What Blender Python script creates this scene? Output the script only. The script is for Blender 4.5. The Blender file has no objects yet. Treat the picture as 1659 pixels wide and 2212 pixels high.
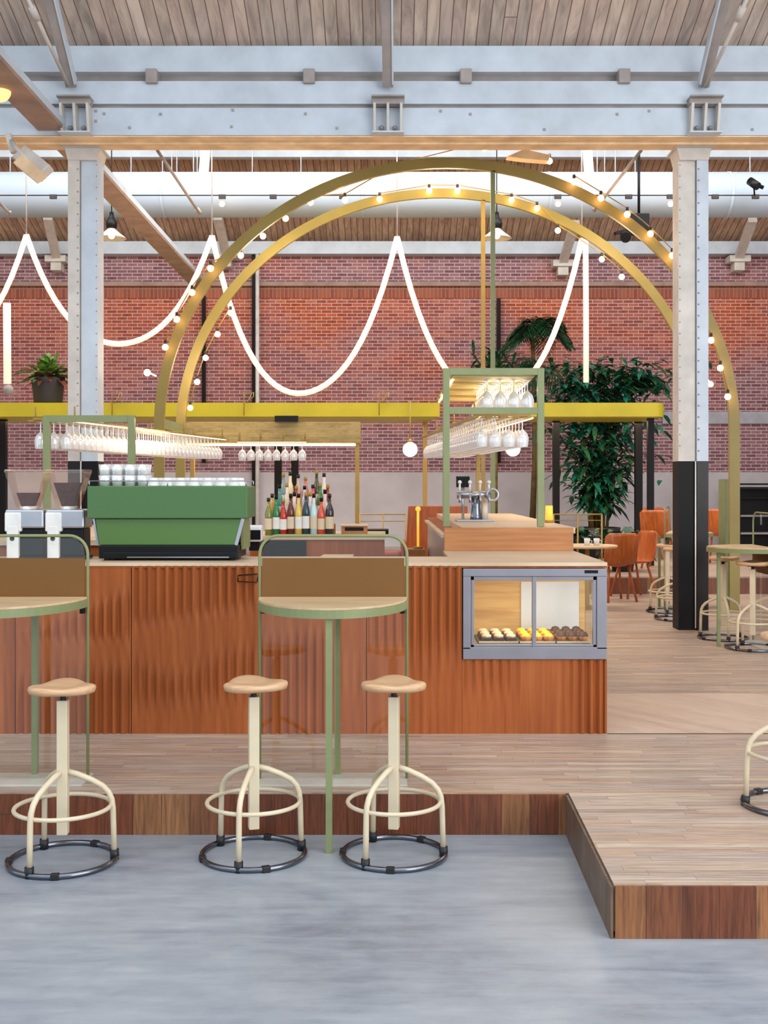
import bpy, math, random
from math import sin, cos, pi, sqrt, radians as R
from mathutils import Vector, Matrix, noise

random.seed(7)
S = bpy.context.scene
C = S.collection

# ------------------------------------------------------------------ camera
H, F, CX, CY = 1.6, 2430.0, 838.0, 1050.0
def X(px, D): return (px - CX) * D / F
def Z(py, D): return H - (py - CY) * D / F
def W(px, py, D): return (X(px, D), D, Z(py, D))

cam_d = bpy.data.cameras.new('camera')
cam = bpy.data.objects.new('camera', cam_d)
C.objects.link(cam)
cam.location = (0, 0, H)
cam.rotation_euler = (pi / 2, 0, 0)
cam_d.sensor_fit = 'AUTO'
cam_d.sensor_width = 36
cam_d.lens = F / 2212 * 36
cam_d.shift_x = (829.5 - CX) / 2212
cam_d.shift_y = (CY - 1106) / 2212
cam_d.clip_end = 200
S.camera = cam

# ------------------------------------------------------------------ light
wd = bpy.data.worlds.new('sky')
S.world = wd
wd.use_nodes = True
wd.node_tree.nodes['Background'].inputs[0].default_value = (0.80, 0.90, 1.0, 1)
wd.node_tree.nodes['Background'].inputs[1].default_value = 1.15
S.view_settings.view_transform = 'Standard'
S.view_settings.look = 'None'
S.view_settings.gamma = 1
S.view_settings.use_curve_mapping = False
S.view_settings.exposure = 0.26

def area(name, loc, rot, sx, sy, energy, col):
    d = bpy.data.lights.new(name, 'AREA')
    d.shape = 'RECTANGLE'; d.size = sx; d.size_y = sy; d.energy = energy; d.color = col
    o = bpy.data.objects.new(name, d); C.objects.link(o)
    o.location = loc; o.rotation_euler = rot
    return o
# daylight through the glazed strips of the saw-tooth roof, plus an added side fill
area('skylight_front', (0, 1.5, 8.3), (R(-12), 0, 0), 14, 5, 270, (0.93, 0.96, 1.0))
area('side_fill_light', (7.0, -1.5, 3.4), (R(95), 0, R(46)), 7, 5, 470, (1.0, 0.97, 0.94))  # added fill with no window behind it, lifts ceiling and rakes counter flutes
area('skylight_back', (0, 13.6, 7.6), (R(48), 0, 0), 16, 3.0, 620, (1.0, 0.96, 0.90))
area('skylight_bay', (0, 14.6, 7.9), (R(-8), 0, 0), 16, 2.4, 90, (1.0, 0.96, 0.92))

# ------------------------------------------------------------------ node helpers
def lin(c):
    return tuple(((v / 255) / 12.92 if v / 255 <= .04045 else ((v / 255 + .055) / 1.055) ** 2.4) for v in c) + (1,)

class NT:
    def __init__(s, name):
        s.m = bpy.data.materials.new(name); s.m.use_nodes = True
        s.t = s.m.node_tree; s.n = s.t.nodes; s.l = s.t.links
        s.b = s.n['Principled BSDF']; s.out = s.n['Material Output']
        s._tc = None
    def add(s, typ, ins=None, **kw):
        nd = s.n.new(typ)
        for k, v in kw.items(): setattr(nd, k, v)
        for k, v in (ins or {}).items():
            s.set(nd.inputs[k], v)
        return nd
    def set(s, sock, v):
        if isinstance(v, bpy.types.NodeSocket): s.l.new(v, sock)
        elif isinstance(v, bpy.types.Node): s.l.new(v.outputs[0], sock)
        else: sock.default_value = v
    def obj(s):
        if not s._tc: s._tc = s.n.new('ShaderNodeTexCoord')
        return s._tc.outputs['Object']
    def math(s, op, a, b=0.0, c=None, clamp=False):
        nd = s.n.new('ShaderNodeMath'); nd.operation = op; nd.use_clamp = clamp
        s.set(nd.inputs[0], a); s.set(nd.inputs[1], b)
        if c is not None: s.set(nd.inputs[2], c)
        return nd.outputs[0]
    def noise(s, scale, vec=None, stretch=None, detail=4, rough=.55, dist=0.0):
        v = vec or s.obj()
        if stretch:
            mp = s.add('ShaderNodeMapping', {0: v, 'Scale': stretch}); v = mp.outputs[0]
        return s.add('ShaderNodeTexNoise', {'Vector': v, 'Scale': scale, 'Detail': detail, 'Roughness': rough, 'Distortion': dist}).outputs[0]
    def ramp(s, fac, stops):
        nd = s.n.new('ShaderNodeValToRGB'); s.l.new(fac, nd.inputs[0])
        e = nd.color_ramp.elements
        while len(e) < len(stops): e.new(.5)
        for el, (p, c) in zip(e, stops): el.position = p; el.color = c if len(c) == 4 else lin(c)
        return nd.outputs[0]
    def mix(s, fac, a, b, mode='MIX'):
        nd = s.n.new('ShaderNodeMix'); nd.data_type = 'RGBA'; nd.blend_type = mode
        s.set(nd.inputs[0], fac); s.set(nd.inputs[6], a); s.set(nd.inputs[7], b)
        return nd.outputs[2]
    def bump(s, h, strength=.3, dist=.005):
        nd = s.add('ShaderNodeBump', {'Height': h, 'Strength': strength, 'Distance': dist})
        s.l.new(nd.outputs[0], s.b.inputs['Normal'])
    def base(s, v): s.set(s.b.inputs['Base Color'], v)
    def P(s, **kw):
        for k, v in kw.items(): s.set(s.b.inputs[k.replace('_', ' ')], v)

def paint(name, rgb, rough=.5, metal=0.0, var=.06, scale=6, spec=.5):
    t = NT(name)
    a = tuple(v * (1 - var) for v in rgb); b = tuple(min(255, v * (1 + var)) for v in rgb)
    t.base(t.ramp(t.noise(scale), [(.3, a), (.7, b)]))
    t.P(Roughness=rough, Metallic=metal); t.b.inputs['Specular IOR Level'].default_value = spec
    return t.m

def emis(name, rgb, strength):
    t = NT(name); t.base(lin(rgb)); t.P(Emission_Color=lin(rgb), Emission_Strength=strength, Roughness=.4)
    return t.m

def plank(name, across, w, along, length, cols, grain=(1, 1, 1), gap=.05, rough=.55, gapc=(40, 30, 25), gscale=30, bump=.3):
    """boards w wide across one axis, length long along another, each with its own tone"""
    t = NT(name)
    sp = t.add('ShaderNodeSeparateXYZ', {0: t.obj()})
    ax = {'x': 0, 'y': 1, 'z': 2}
    u = t.math('DIVIDE', sp.outputs[ax[across]], w)
    row = t.math('FLOOR', u)
    rn = t.add('ShaderNodeTexWhiteNoise', {'W': row}, noise_dimensions='1D').outputs[0]
    v = t.math('ADD', t.math('DIVIDE', sp.outputs[ax[along]], length), t.math('MULTIPLY', rn, 7.31))
    col = t.math('FLOOR', v)
    cb = t.add('ShaderNodeCombineXYZ', {0: row, 1: col})
    rc = t.add('ShaderNodeTexWhiteNoise', {'Vector': cb}, noise_dimensions='2D').outputs[0]
    n = len(cols)
    c = t.ramp(rc, [(i / max(1, n - 1), cc) for i, cc in enumerate(cols)])
    off = t.add('ShaderNodeVectorMath', {0: t.obj(), 1: t.add('ShaderNodeCombineXYZ', {0: t.math('MULTIPLY', rc, 3.0), 1: t.math('MULTIPLY', rc, 5.0), 2: rn})}, operation='ADD').outputs[0]
    g = t.noise(gscale, off, grain, 5, .65, .6)
    gm = t.ramp(g, [(.32, (120, 116, 112) if 'oak' in name else (165, 165, 165)), (.62, (255, 255, 255))])
    c = t.mix(.75, c, gm, 'MULTIPLY')
    fr = t.math('FRACT', u)
    e1 = t.math('LESS_THAN', fr, gap)
    fv = t.math('FRACT', v)
    e2 = t.math('LESS_THAN', fv, gap * w / length)
    e = t.math('MAXIMUM', e1, e2)
    c = t.mix(e, c, lin(gapc))
    t.base(c); t.P(Roughness=rough)
    if bump: t.bump(t.math('SUBTRACT', g, t.math('MULTIPLY', e, 1.0)), bump, .004)
    return t.m

def wood(name, cols, grain=(14, 14, 1), scale=3.0, rough=.45, spec=.5):
    t = NT(name)
    g = t.noise(scale, None, grain, 6, .6, .4)
    g2 = t.noise(1.3, None, None, 2)
    c = t.ramp(g, [(.3, cols[0]), (.52, cols[1]), (.75, cols[2])])
    c = t.mix(.35, c, t.ramp(g2, [(.3, (170, 170, 170)), (.7, (255, 255, 255))]), 'MULTIPLY')
    t.base(c); t.P(Roughness=rough); t.b.inputs['Specular IOR Level'].default_value = spec
    t.bump(g, .15, .002)
    return t.m

def glassy(name, tint=(235, 240, 240), clear=.75, rough=.03, milk=.0, blend=.35):
    """thin clear sheet: see-through with a glossy share that grows at grazing angles"""
    t = NT(name)
    tr = t.add('ShaderNodeBsdfTransparent', {0: lin(tint)})
    gl = t.add('ShaderNodeBsdfGlossy', {0: (1, 1, 1, 1), 'Roughness': rough})
    lw = t.add('ShaderNodeLayerWeight', {0: blend})
    f = t.math('MULTIPLY_ADD', lw.outputs[1], .8, 1 - clear, clamp=True)
    mx = t.add('ShaderNodeMixShader', {0: f, 1: tr, 2: gl})
    if milk:
        df = t.add('ShaderNodeBsdfDiffuse', {0: (1, 1, 1, 1)})
        mx = t.add('ShaderNodeMixShader', {0: milk, 1: mx.outputs[0], 2: df})
    t.l.new(mx.outputs[0], t.out.inputs[0])
    return t.m

M = {}
# concrete floor
def concrete():
    t = NT('polished_concrete')
    a = t.noise(.9, None, (1, 1.6, 1), 7, .62, .6)
    b = t.noise(5, None, (1, 2.5, 1), 6, .7, .3)
    st = t.noise(2.2, None, (.8, 7, 1), 6, .65, .4)
    f = t.math('ADD', t.math('ADD', t.math('MULTIPLY', a, .5), t.math('MULTIPLY', b, .25)), t.math('MULTIPLY', st, .25))
    c = t.ramp(f, [(.36, (118, 123, 132)), (.46, (142, 147, 155)), (.54, (156, 160, 166)), (.66, (174, 176, 180))])
    vr = t.add('ShaderNodeTexVoronoi', {'Vector': t.add('ShaderNodeVectorMath', {0: t.obj(), 1: t.add('ShaderNodeTexNoise', {'Scale': 3.0, 'Detail': 6.0}).outputs[1]}, operation='ADD').outputs[0], 'Scale': .55}, feature='DISTANCE_TO_EDGE')
    cr = t.math('MULTIPLY', t.math('LESS_THAN', vr.outputs[0], .0015), t.math('GREATER_THAN', t.noise(1.1), .5))
    c = t.mix(t.math('MULTIPLY', cr, .0), c, lin((90, 94, 104)))
    t.base(c)
    t.P(Roughness=t.math('MULTIPLY_ADD', b, .25, .22)); t.b.inputs['Specular IOR Level'].default_value = .45
    t.bump(b, .06, .003)
    return t.m
M['concrete'] = concrete()

def brick():
    t = NT('weathered_brick')
    sp = t.add('ShaderNodeSeparateXYZ', {0: t.obj()})
    v = t.add('ShaderNodeCombineXYZ', {0: sp.outputs[0], 1: sp.outputs[2]})
    br = t.add('ShaderNodeTexBrick', {'Vector': v, 'Scale': 1.0, 'Brick Width': .20, 'Row Height': .0655, 'Mortar Size': .0070, 'Mortar Smooth': .25, 'Bias': 0.0,
               'Color1': (0, 0, 0, 1), 'Color2': (1, 1, 1, 1), 'Mortar': (.5, .5, .5, 1)})
    rnd = br.outputs[0]
    big = t.noise(.42, None, (1, 1, 1.3), 5, .6, .8)
    zz = t.math('MULTIPLY_ADD', sp.outputs[2], .34, -1.15)      # weathered brick, orange above turning purple low down
    top = t.math('MULTIPLY', t.math('GREATER_THAN', sp.outputs[2], 5.55), .95)
    k = t.math('SUBTRACT', t.math('ADD', zz, t.math('MULTIPLY_ADD', big, 2.6, -1.1)), top, clamp=True)
    orange = t.ramp(rnd, [(0, (174, 76, 42)), (.5, (196, 92, 54)), (1, (210, 110, 70))])
    purple = t.ramp(rnd, [(0, (124, 84, 98)), (.5, (144, 100, 112)), (1, (164, 122, 128))])
    c = t.mix(k, purple, orange)
    spk = t.ramp(t.noise(9, None, None, 4, .7), [(.5, (255, 255, 255)), (.62, (200, 190, 190))])
    c = t.mix(.6, c, spk, 'MULTIPLY')
    st = t.noise(.9, None, (1.6, 1, .5), 5, .7)
    eff = t.ramp(st, [(.56, (0, 0, 0)), (.72, (90, 90, 90))])
    c = t.mix(eff, c, lin((205, 188, 182)))
    c = t.mix(br.outputs[1], c, lin((214, 192, 184)))
    t.base(c); t.P(Roughness=.9)
    t.bump(t.math('SUBTRACT', 1.0, br.outputs[1]), .5, .006)
    return t.m
M['brick'] = brick()
def soldier():
    t = NT('soldier_brick')
    sp = t.add('ShaderNodeSeparateXYZ', {0: t.obj()})
    v = t.add('ShaderNodeCombineXYZ', {0: sp.outputs[2], 1: sp.outputs[0]})
    br = t.add('ShaderNodeTexBrick', {'Vector': v, 'Scale': 1.0, 'Brick Width': .26, 'Row Height': .075, 'Mortar Size': .009, 'Mortar Smooth': .2,
               'Color1': lin((150, 76, 56)), 'Color2': lin((180, 98, 70)), 'Mortar': lin((150, 128, 118))}, offset=0.0)
    t.base(br.outputs[0]); t.P(Roughness=.9)
    return t.m
M['soldier'] = soldier()
M['plaster'] = paint('white_plaster', (196, 190, 194), .8, var=.05, scale=1.5)
M['band'] = paint('grey_band', (172, 172, 180), .7)
M['steel'] = paint('white_painted_steel', (196, 207, 218), .45, var=.05, scale=3)
M['steel_warm'] = paint('warm_cream_steel', (206, 200, 192), .5, var=.06, scale=5)  # on the columns this cream stands for the warmer-lit channel
M['flange'] = paint('rusty_warm_lit_steel', (236, 202, 162), .6, var=.10, scale=4)  # rusty cream that also holds the warm bulb light on the underside
M['steel_grey'] = paint('grey_steel', (158, 150, 146), .6, var=.08, scale=4)
M['steel_brown'] = paint('brown_steel', (160, 134, 120), .6, var=.1, scale=4)
M['roof'] = plank('roof_boards', 'x', .119, 'y', 40, [(206, 186, 172), (220, 202, 186), (196, 182, 170), (212, 190, 176), (224, 208, 192)], (3, .5, .5), .07, .8, (110, 84, 72), 3, .2)
M['roof_back'] = plank('roof_boards_old', 'x', .119, 'y', 40, [(196, 160, 132), (210, 176, 146), (188, 152, 128), (216, 182, 152)], (3, .5, .5), .10, .8, (96, 70, 54), 6, .2)
M['deck'] = plank('deck_staves', 'y', .052, 'x', .75, [(194, 168, 148), (206, 182, 160), (178, 156, 142), (202, 170, 144), (186, 166, 154), (212, 190, 168)], (.7, 14, 1), .035, .42, (128, 110, 98), 5, .12)
def deck_diag():
    t = NT('diagonal_parquet')
    mp = t.add('ShaderNodeMapping', {0: t.obj(), 'Rotation': (0, 0, R(-38))})
    sp = t.add('ShaderNodeSeparateXYZ', {0: mp.outputs[0]})
    row = t.math('FLOOR', t.math('DIVIDE', sp.outputs[0], .09))
    rn = t.add('ShaderNodeTexWhiteNoise', {'W': row}, noise_dimensions='1D').outputs[0]
    c = t.ramp(rn, [(0, (204, 174, 154)), (.5, (220, 192, 170)), (1, (210, 184, 166))])
    g = t.noise(6, mp.outputs[0], (12, 1, 1), 5)
    c = t.mix(.5, c, t.ramp(g, [(.3, (190, 190, 190)), (.7, (255, 255, 255))]), 'MULTIPLY')
    t.base(c); t.P(Roughness=.42)
    return t.m
M['deck_diag'] = deck_diag()
M['fascia'] = plank('dark_oak_fascia', 'x', .13, 'z', 5, [(122, 66, 36), (132, 74, 42), (112, 58, 34), (128, 68, 38), (168, 116, 72), (116, 60, 34), (132, 72, 42), (124, 64, 36), (116, 62, 36)], (20, 4, 1.2), .014, .4, (50, 26, 16), 3.5, .25)
M['fascia_side'] = plank('side_fascia', 'y', .12, 'z', 5, [(120, 98, 78), (134, 112, 92), (110, 84, 64), (128, 108, 90)], (10, 16, 1.6), .02, .5, (70, 52, 40), 3, .2)
M['counter'] = wood('red_oak_panel', [(146, 74, 32), (162, 87, 41), (178, 102, 54)], (9, 9, .5), 2.6, .5, .25)
M['worktop'] = wood('pale_worktop', [(206, 174, 140), (222, 194, 162), (232, 208, 180)], (.8, 16, 4), 2.5, .4)
M['box'] = wood('orange_oak_box', [(160, 100, 52), (180, 118, 66), (196, 134, 82)], (.8, 10, 16), 2.5, .45)
M['seat'] = wood('beech_seat', [(198, 150, 108), (216, 172, 130), (228, 190, 150)], (1, 12, 12), 5, .45)
M['chairwood'] = wood('orange_ply', [(160, 76, 32), (188, 95, 40), (206, 114, 56)], (10, 10, 1), 3, .35)
M['cream'] = paint('cream_enamel', (212, 196, 166), .4, var=.04)
M['chrome'] = paint('worn_chrome', (120, 124, 134), .18, 1.0, .1)
M['rubber'] = paint('black_rubber', (22, 22, 26), .5)
M['green'] = paint('sage_green_steel', (128, 136, 92), .45, var=.04)
M['arch'] = paint('olive_arch_paint', (150, 132, 66), .45, var=.05, scale=2)
M['mustard'] = paint('mustard_steel', (160, 130, 60), .45, var=.04)
M['yellow'] = paint('chartreuse_panel', (172, 156, 8), .45, var=.05, scale=1.5)
M['olive_panel'] = paint('olive_brown_panel', (112, 74, 26), .7, var=.04, scale=2)
M['tabletop'] = wood('tan_tabletop', [(206, 170, 126), (220, 188, 146), (230, 202, 162)], (1, 8, 8), 3, .4)
M['machine'] = paint('moss_green_enamel', (78, 112, 70), .45, var=.02, scale=1, spec=.25)
M['machine_dark'] = paint('leaf_green_enamel', (78, 112, 54), .35, var=.02, scale=1)
M['black'] = paint('black_plastic', (12, 13, 16), .4, spec=.25)
M['blacksteel'] = paint('black_steel', (14, 13, 14), .5, spec=.2)
M['white'] = paint('white_plastic', (226, 224, 220), .35)
M['silver'] = paint('brushed_steel', (176, 178, 184), .3, .9, .04)
M['frame_grey'] = paint('grey_aluminium', (140, 138, 146), .38, .55, .03)
M['column_dark'] = paint('gloss_black_brown', (24, 16, 17), .3, var=.25, scale=8, spec=.25)
M['duct'] = paint('galvanised_duct', (178, 192, 206), .5, var=.02, scale=1)
M['hood'] = plank('slatted_hood', 'z', .03, 'x', 30, [(172, 148, 88), (182, 158, 98), (166, 142, 84)], (1, 1, 1), .08, .5, (130, 108, 60), 3, .1)
M['cable'] = paint('black_cable', (40, 32, 26), .6)
M['rope'] = emis('glowing_rope', (255, 206, 184), .86)
M['bulb'] = emis('lit_bulb', (255, 196, 130), 14)
M['led'] = emis('led_strip', (255, 214, 150), 5)
M['globe'] = emis('opal_globe', (255, 240, 220), 1.6)
M['amber'] = emis('amber_globe', (255, 190, 110), 1.6)
M['glass'] = glassy('milky_lit_stemware', (250, 250, 250), .6, .08, .46, .45)  # white share stands for LED light caught in the clear glass
M['pane'] = glassy('clear_pane', (251, 252, 250), .975, .02, 0, .08)
M['hopper'] = glassy('smoky_hopper', (250, 240, 230), .95, .05, .03, .12)
M['leafA'] = paint('dark_leaf', (30, 74, 46), .45, var=.4, scale=14)
M['leafB'] = paint('blue_green_leaf', (24, 92, 76), .4, var=.35, scale=14)
M['leafC'] = paint('fresh_leaf', (96, 128, 58), .45, var=.35, scale=14)
M['leafD'] = paint('bronze_leaf', (110, 60, 44), .45, var=.3, scale=14)
M['stem'] = paint('green_brown_stem', (104, 88, 46), .6, var=.2, scale=10)
M['pot'] = paint('charcoal_pot', (48, 44, 52), .5)
M['beans'] = paint('coffee_beans', (60, 26, 14), .6, var=.5, scale=60)
M['leather'] = paint('russet_leather', (150, 70, 44), .4, var=.08)
M['white_metal'] = paint('white_lamp_metal', (222, 206, 186), .4)

# ------------------------------------------------------------------ mesh helpers
class MB:
    def __init__(s): s.v = []; s.f = []; s.sm = []
    def add(s, vs, fs, smooth=False):
        o = len(s.v); s.v += [tuple(p) for p in vs]
        s.f += [tuple(i + o for i in f) for f in fs]; s.sm += [smooth] * len(fs)
        return s
    def box(s, x0, x1, y0, y1, z0, z1):
        vs = [(x0, y0, z0), (x1, y0, z0), (x1, y1, z0), (x0, y1, z0), (x0, y0, z1), (x1, y0, z1), (x1, y1, z1), (x0, y1, z1)]
        return s.add(vs, [(0, 3, 2, 1), (4, 5, 6, 7), (0, 1, 5, 4), (1, 2, 6, 5), (2, 3, 7, 6), (3, 0, 4, 7)])
    def bar(s, a, b, w, h, up=(0, 0, 1)):
        a = Vector(a); b = Vector(b); d = (b - a).normalized(); u = Vector(up)
        if abs(d.dot(u)) > .98: u = Vector((0, 1, 0))
        sx = d.cross(u).normalized() * w / 2; sz = sx.cross(d).normalized() * h / 2
        vs = [p + i * sx + j * sz for p in (a, b) for i, j in ((-1, -1), (1, -1), (1, 1), (-1, 1))]
        return s.add(vs, [(0, 1, 2, 3), (7, 6, 5, 4), (0, 4, 5, 1), (1, 5, 6, 2), (2, 6, 7, 3), (3, 7, 4, 0)])
    def tube(s, pts, r, n=8, closed=False, radii=None):
        pts = [Vector(p) for p in pts]; m = len(pts); rings = []
        prev = None
        for i, p in enumerate(pts):
            if closed: d = pts[(i + 1) % m] - pts[i - 1]
            else: d = pts[min(i + 1, m - 1)] - pts[max(i - 1, 0)]
            d = d.normalized() if d.length else Vector((0, 0, 1))
            if prev is None:
                u = Vector((0, 0, 1)) if abs(d.z) < .9 else Vector((1, 0, 0))
                a = d.cross(u).normalized()
            else:
                a = (prev - d * prev.dot(d)).normalized()
            prev = a; b = d.cross(a)
            rr = radii[i] if radii else r
            rings.append([p + (a * cos(2 * pi * k / n) + b * sin(2 * pi * k / n)) * rr for k in range(n)])
        vs = [q for rg in rings for q in rg]; fs = []
        for i in range(m if closed else m - 1):
            j = (i + 1) % m
            for k in range(n):
                fs.append((i * n + k, i * n + (k + 1) % n, j * n + (k + 1) % n, j * n + k))
        s.add(vs, fs, True)
        if not closed:
            o = len(s.v) - len(vs)
            s.f.append(tuple(o + k for k in reversed(range(n)))); s.sm.append(False)
            s.f.append(tuple(o + (m - 1) * n + k for k in range(n))); s.sm.append(False)
        return s
    def lathe(s, prof, n=16, c=(0, 0, 0), smooth=True, caps=True):
        vs = []; fs = []
        for r, z in prof:
            for k in range(n): vs.append((c[0] + r * cos(2 * pi * k / n), c[1] + r * sin(2 * pi * k / n), c[2] + z))
        for i in range(len(prof) - 1):
            for k in range(n): fs.append((i * n + k, i * n + (k + 1) % n, (i + 1) * n + (k + 1) % n, (i + 1) * n + k))
        o = len(s.v)
        s.add(vs, fs, smooth)
        if caps:
            if prof[0][0] > 1e-4: s.f.append(tuple(o + k for k in reversed(range(n)))); s.sm.append(False)
            if prof[-1][0] > 1e-4: s.f.append(tuple(o + (len(prof) - 1) * n + k for k in range(n))); s.sm.append(False)
        return s
    def prism(s, poly, axis, a, b):
        """poly in the two other axes (x,z for axis y; x,y for axis z; y,z for axis x)"""
        def mk(u, v, w): return {'y': (u, w, v), 'z': (u, v, w), 'x': (w, u, v)}[axis]
        n = len(poly)
        vs = [mk(u, v, a) for u, v in poly] + [mk(u, v, b) for u, v in poly]
        fs = [tuple(range(n)), tuple(reversed(range(n, 2 * n)))] + [(i, i + n, (i + 1) % n + n, (i + 1) % n) for i in range(n)]
        return s.add(vs, fs)
    def sphere(s, c, r, n=12, m=8, sc=(1, 1, 1)):
        prof = [(max(1e-5, r * sin(pi * i / m)), -r * cos(pi * i / m)) for i in range(m + 1)]
        o = len(s.v); s.lathe(prof, n, (0, 0, 0), True, False)
        for i in range(o, len(s.v)):
            v = s.v[i]; s.v[i] = (v[0] * sc[0] + c[0], v[1] * sc[1] + c[1], v[2] * sc[2] + c[2])
        return s
    def rects(s, path, w, d, yc, closed=False):
        """flat-bar section swept along an x,z path; w in the plane, d in depth about yc"""
        m = len(path); vs = []; fs = []
        for i, (x, z) in enumerate(path):
            a = path[max(i - 1, 0)]; b = path[min(i + 1, m - 1)]
            tx, tz = b[0] - a[0], b[1] - a[1]; L = sqrt(tx * tx + tz * tz); nx, nz = -tz / L, tx / L
            for q, r_ in ((-w / 2, -d / 2), (w / 2, -d / 2), (w / 2, d / 2), (-w / 2, d / 2)):
                vs.append((x + nx * q, yc + r_, z + nz * q))
        for i in range(m - 1):
            for k in range(4): fs.append((i * 4 + k, i * 4 + (k + 1) % 4, i * 4 + 4 + (k + 1) % 4, i * 4 + 4 + k))
        fs.append((3, 2, 1, 0)); fs.append(tuple((m - 1) * 4 + k for k in range(4)))
        return s.add(vs, fs)

def build(name, mb, mat, parent=None, world=False, bevel=0, label=None, kind=None):
    vs = mb.v
    if world and parent is not None:
        p = parent.location
        vs = [(v[0] - p[0], v[1] - p[1], v[2] - p[2]) for v in vs]
    me = bpy.data.meshes.new(name); me.from_pydata(vs, [], mb.f)
    me.polygons.foreach_set('use_smooth', mb.sm)
    me.validate(); me.update()
    import bmesh
    bm = bmesh.new(); bm.from_mesh(me); bmesh.ops.recalc_face_normals(bm, faces=bm.faces); bm.to_mesh(me); bm.free()
    me.materials.append(mat if not isinstance(mat, str) else M[mat])
    o = bpy.data.objects.new(name, me); C.objects.link(o)
    if parent: o.parent = parent
    if bevel:
        b = o.modifiers.new('bevel', 'BEVEL'); b.width = bevel; b.segments = 2; b.limit_method = 'ANGLE'
    if label: o['label'] = label
    if kind: o['kind'] = kind
    return o

def thing(name, label, cat, loc=(0, 0, 0), rz=0, group=None, kind=None):
    o = bpy.data.objects.new(name, None); C.objects.link(o); o.empty_display_size = .1
    o.location = loc; o.rotation_euler = (0, 0, rz)
    o['label'] = label; o['category'] = cat
    if group: o['group'] = group
    if kind: o['kind'] = kind
    return o
def tag(o, label, cat, group=None, kind=None):
    o['label'] = label; o['category'] = cat
    if group: o['group'] = group
    if kind: o['kind'] = kind
    return o
def struct(name, mb, mat, label=None, cat=None, bevel=0):
    o = build(name, mb, mat, bevel=bevel); o['kind'] = 'structure'
    if label: o['label'] = label; o['category'] = cat
    return o
def copy_thing(root, loc, rz=None, label=None, group=None):
    kids = [o for o in root.children]
    r = root.copy(); C.objects.link(r); r.location = loc
    if rz is not None: r.rotation_euler = (0, 0, rz)
    if label: r['label'] = label
    if group: r['group'] = group
    for ch in kids:
        c = ch.copy(); C.objects.link(c); c.parent = r
        for g in ch.children:
            d = g.copy(); C.objects.link(d); d.parent = c
    return r

ONE = ['', 'first', 'second', 'third', 'fourth', 'fifth', 'sixth', 'seventh', 'eighth', 'ninth', 'tenth', 'eleventh', 'twelfth', 'thirteenth', 'fourteenth', 'fifteenth', 'sixteenth', 'seventeenth', 'eighteenth', 'nineteenth', 'twentieth']
ORD = ONE[1:] + ['twenty-' + w for w in ONE[1:10]] + ['thirtieth'] + ['thirty-' + w for w in ONE[1:10]]

# ================================================================== STRUCTURE
struct('floor', MB().box(-9, 9, -6, 22.6, -.15, 0), 'concrete')

PZ = .19
fl = thing('floor_platform', 'low oak platform with dark plank edge stepping forward at the right', 'platform', (0, 6, 0), kind='structure')
m = MB()
# section A: L-shaped front
m.prism([(-9, 5.176), (.831, 5.176), (.801, 3.99), (9, 3.99), (9, 6.404), (-9, 6.404)], 'z', .02, PZ)
build('stave_section', m, 'deck', fl, True)
build('parquet_section', MB().box(1.25, 9, 6.41, 7.66, .02, PZ), 'deck_diag', fl, True)
build('stave_section', MB().box(-9, 9, 7.67, 11.4, .02, PZ).box(-9, 1.24, 6.41, 7.66, .02, PZ), 'deck', fl, True)
build('stave_section', MB().box(-9, 9, 11.41, 14.68, .02, PZ), 'deck', fl, True)
build('fascia', MB().box(-9, .826, 5.160, 5.175, 0, PZ - .006), 'fascia', fl, True)
build('fascia', MB().box(.803, 9, 3.974, 3.989, 0, PZ - .006), 'fascia', fl, True)
build('side_fascia', MB().prism([(.826, 5.175), (.796, 3.974), (.786, 3.974), (.816, 5.175)], 'z', 0, PZ - .006), 'fascia_side', fl, True)
build('seam', MB().box(1.25, 9, 6.396, 6.412, PZ - .01, PZ + .0008), 'blacksteel', fl, True)
build('seam', MB().box(-9, 9, 7.655, 7.672, PZ - .01, PZ + .0008).box(-9, 9, 11.395, 11.412, PZ - .01, PZ + .0008), 'steel_brown', fl, True)
# upper platform at the back
fu = thing('floor_terrace', 'upper timber terrace along the brick wall behind a brown riser', 'platform', (0, 18, 0), kind='structure')
build('terrace_floor', MB().box(-9, 9, 14.70, 22.1, .15, .42), 'deck', fu, True)
build('riser', MB().box(-9, 9, 14.685, 14.70, PZ + .001, .40), 'fascia', fu, True)

# back wall
struct('wall_back', MB().box(-11, 11, 22.0, 22.4, 0, 6.9), 'brick')
struct('baseboard_back', MB().box(-11, 11, 21.95, 21.999, .42, 1.87), 'plaster')
struct('trim_1', MB().box(-11, 11, 21.90, 21.999, 5.50, 5.58), 'steel_brown')
struct('trim_2', MB().box(-11, 11, 21.985, 21.999, 5.27, 5.50), 'soldier')
struct('trim_3', MB().box(5.36, 11, 21.93, 21.999, 2.82, 3.05), 'band')
struct('wall_left', MB().box(-9.3, -9, 6.0, 22.4, 0, 7.6), 'plaster')
struct('wall_right', MB().box(9, 9.3, 6.0, 22.4, 0, 7.6), 'plaster')

# ceilings
def slab(y0, z0, y1, z1, t=.08, x=9):
    return MB().add([(-x, y0, z0), (x, y0, z0), (x, y1, z1), (-x, y1, z1), (-x, y0, z0 + t), (x, y0, z0 + t), (x, y1, z1 + t), (-x, y1, z1 + t)],
                    [(0, 3, 2, 1), (4, 5, 6, 7), (0, 1, 5, 4), (1, 2, 6, 5), (2, 3, 7, 6), (3, 0, 4, 7)])
struct('ceiling', slab(5.6, 7.705, 10.75, 5.80), 'roof')
cb = slab(16.3, 8.474, 22.2, 6.30); o = struct('ceiling_back', cb, 'roof_back')
struct('ceiling_valley', slab(11.1, 6.0, 12.6, 6.69), 'roof_back')

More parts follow.
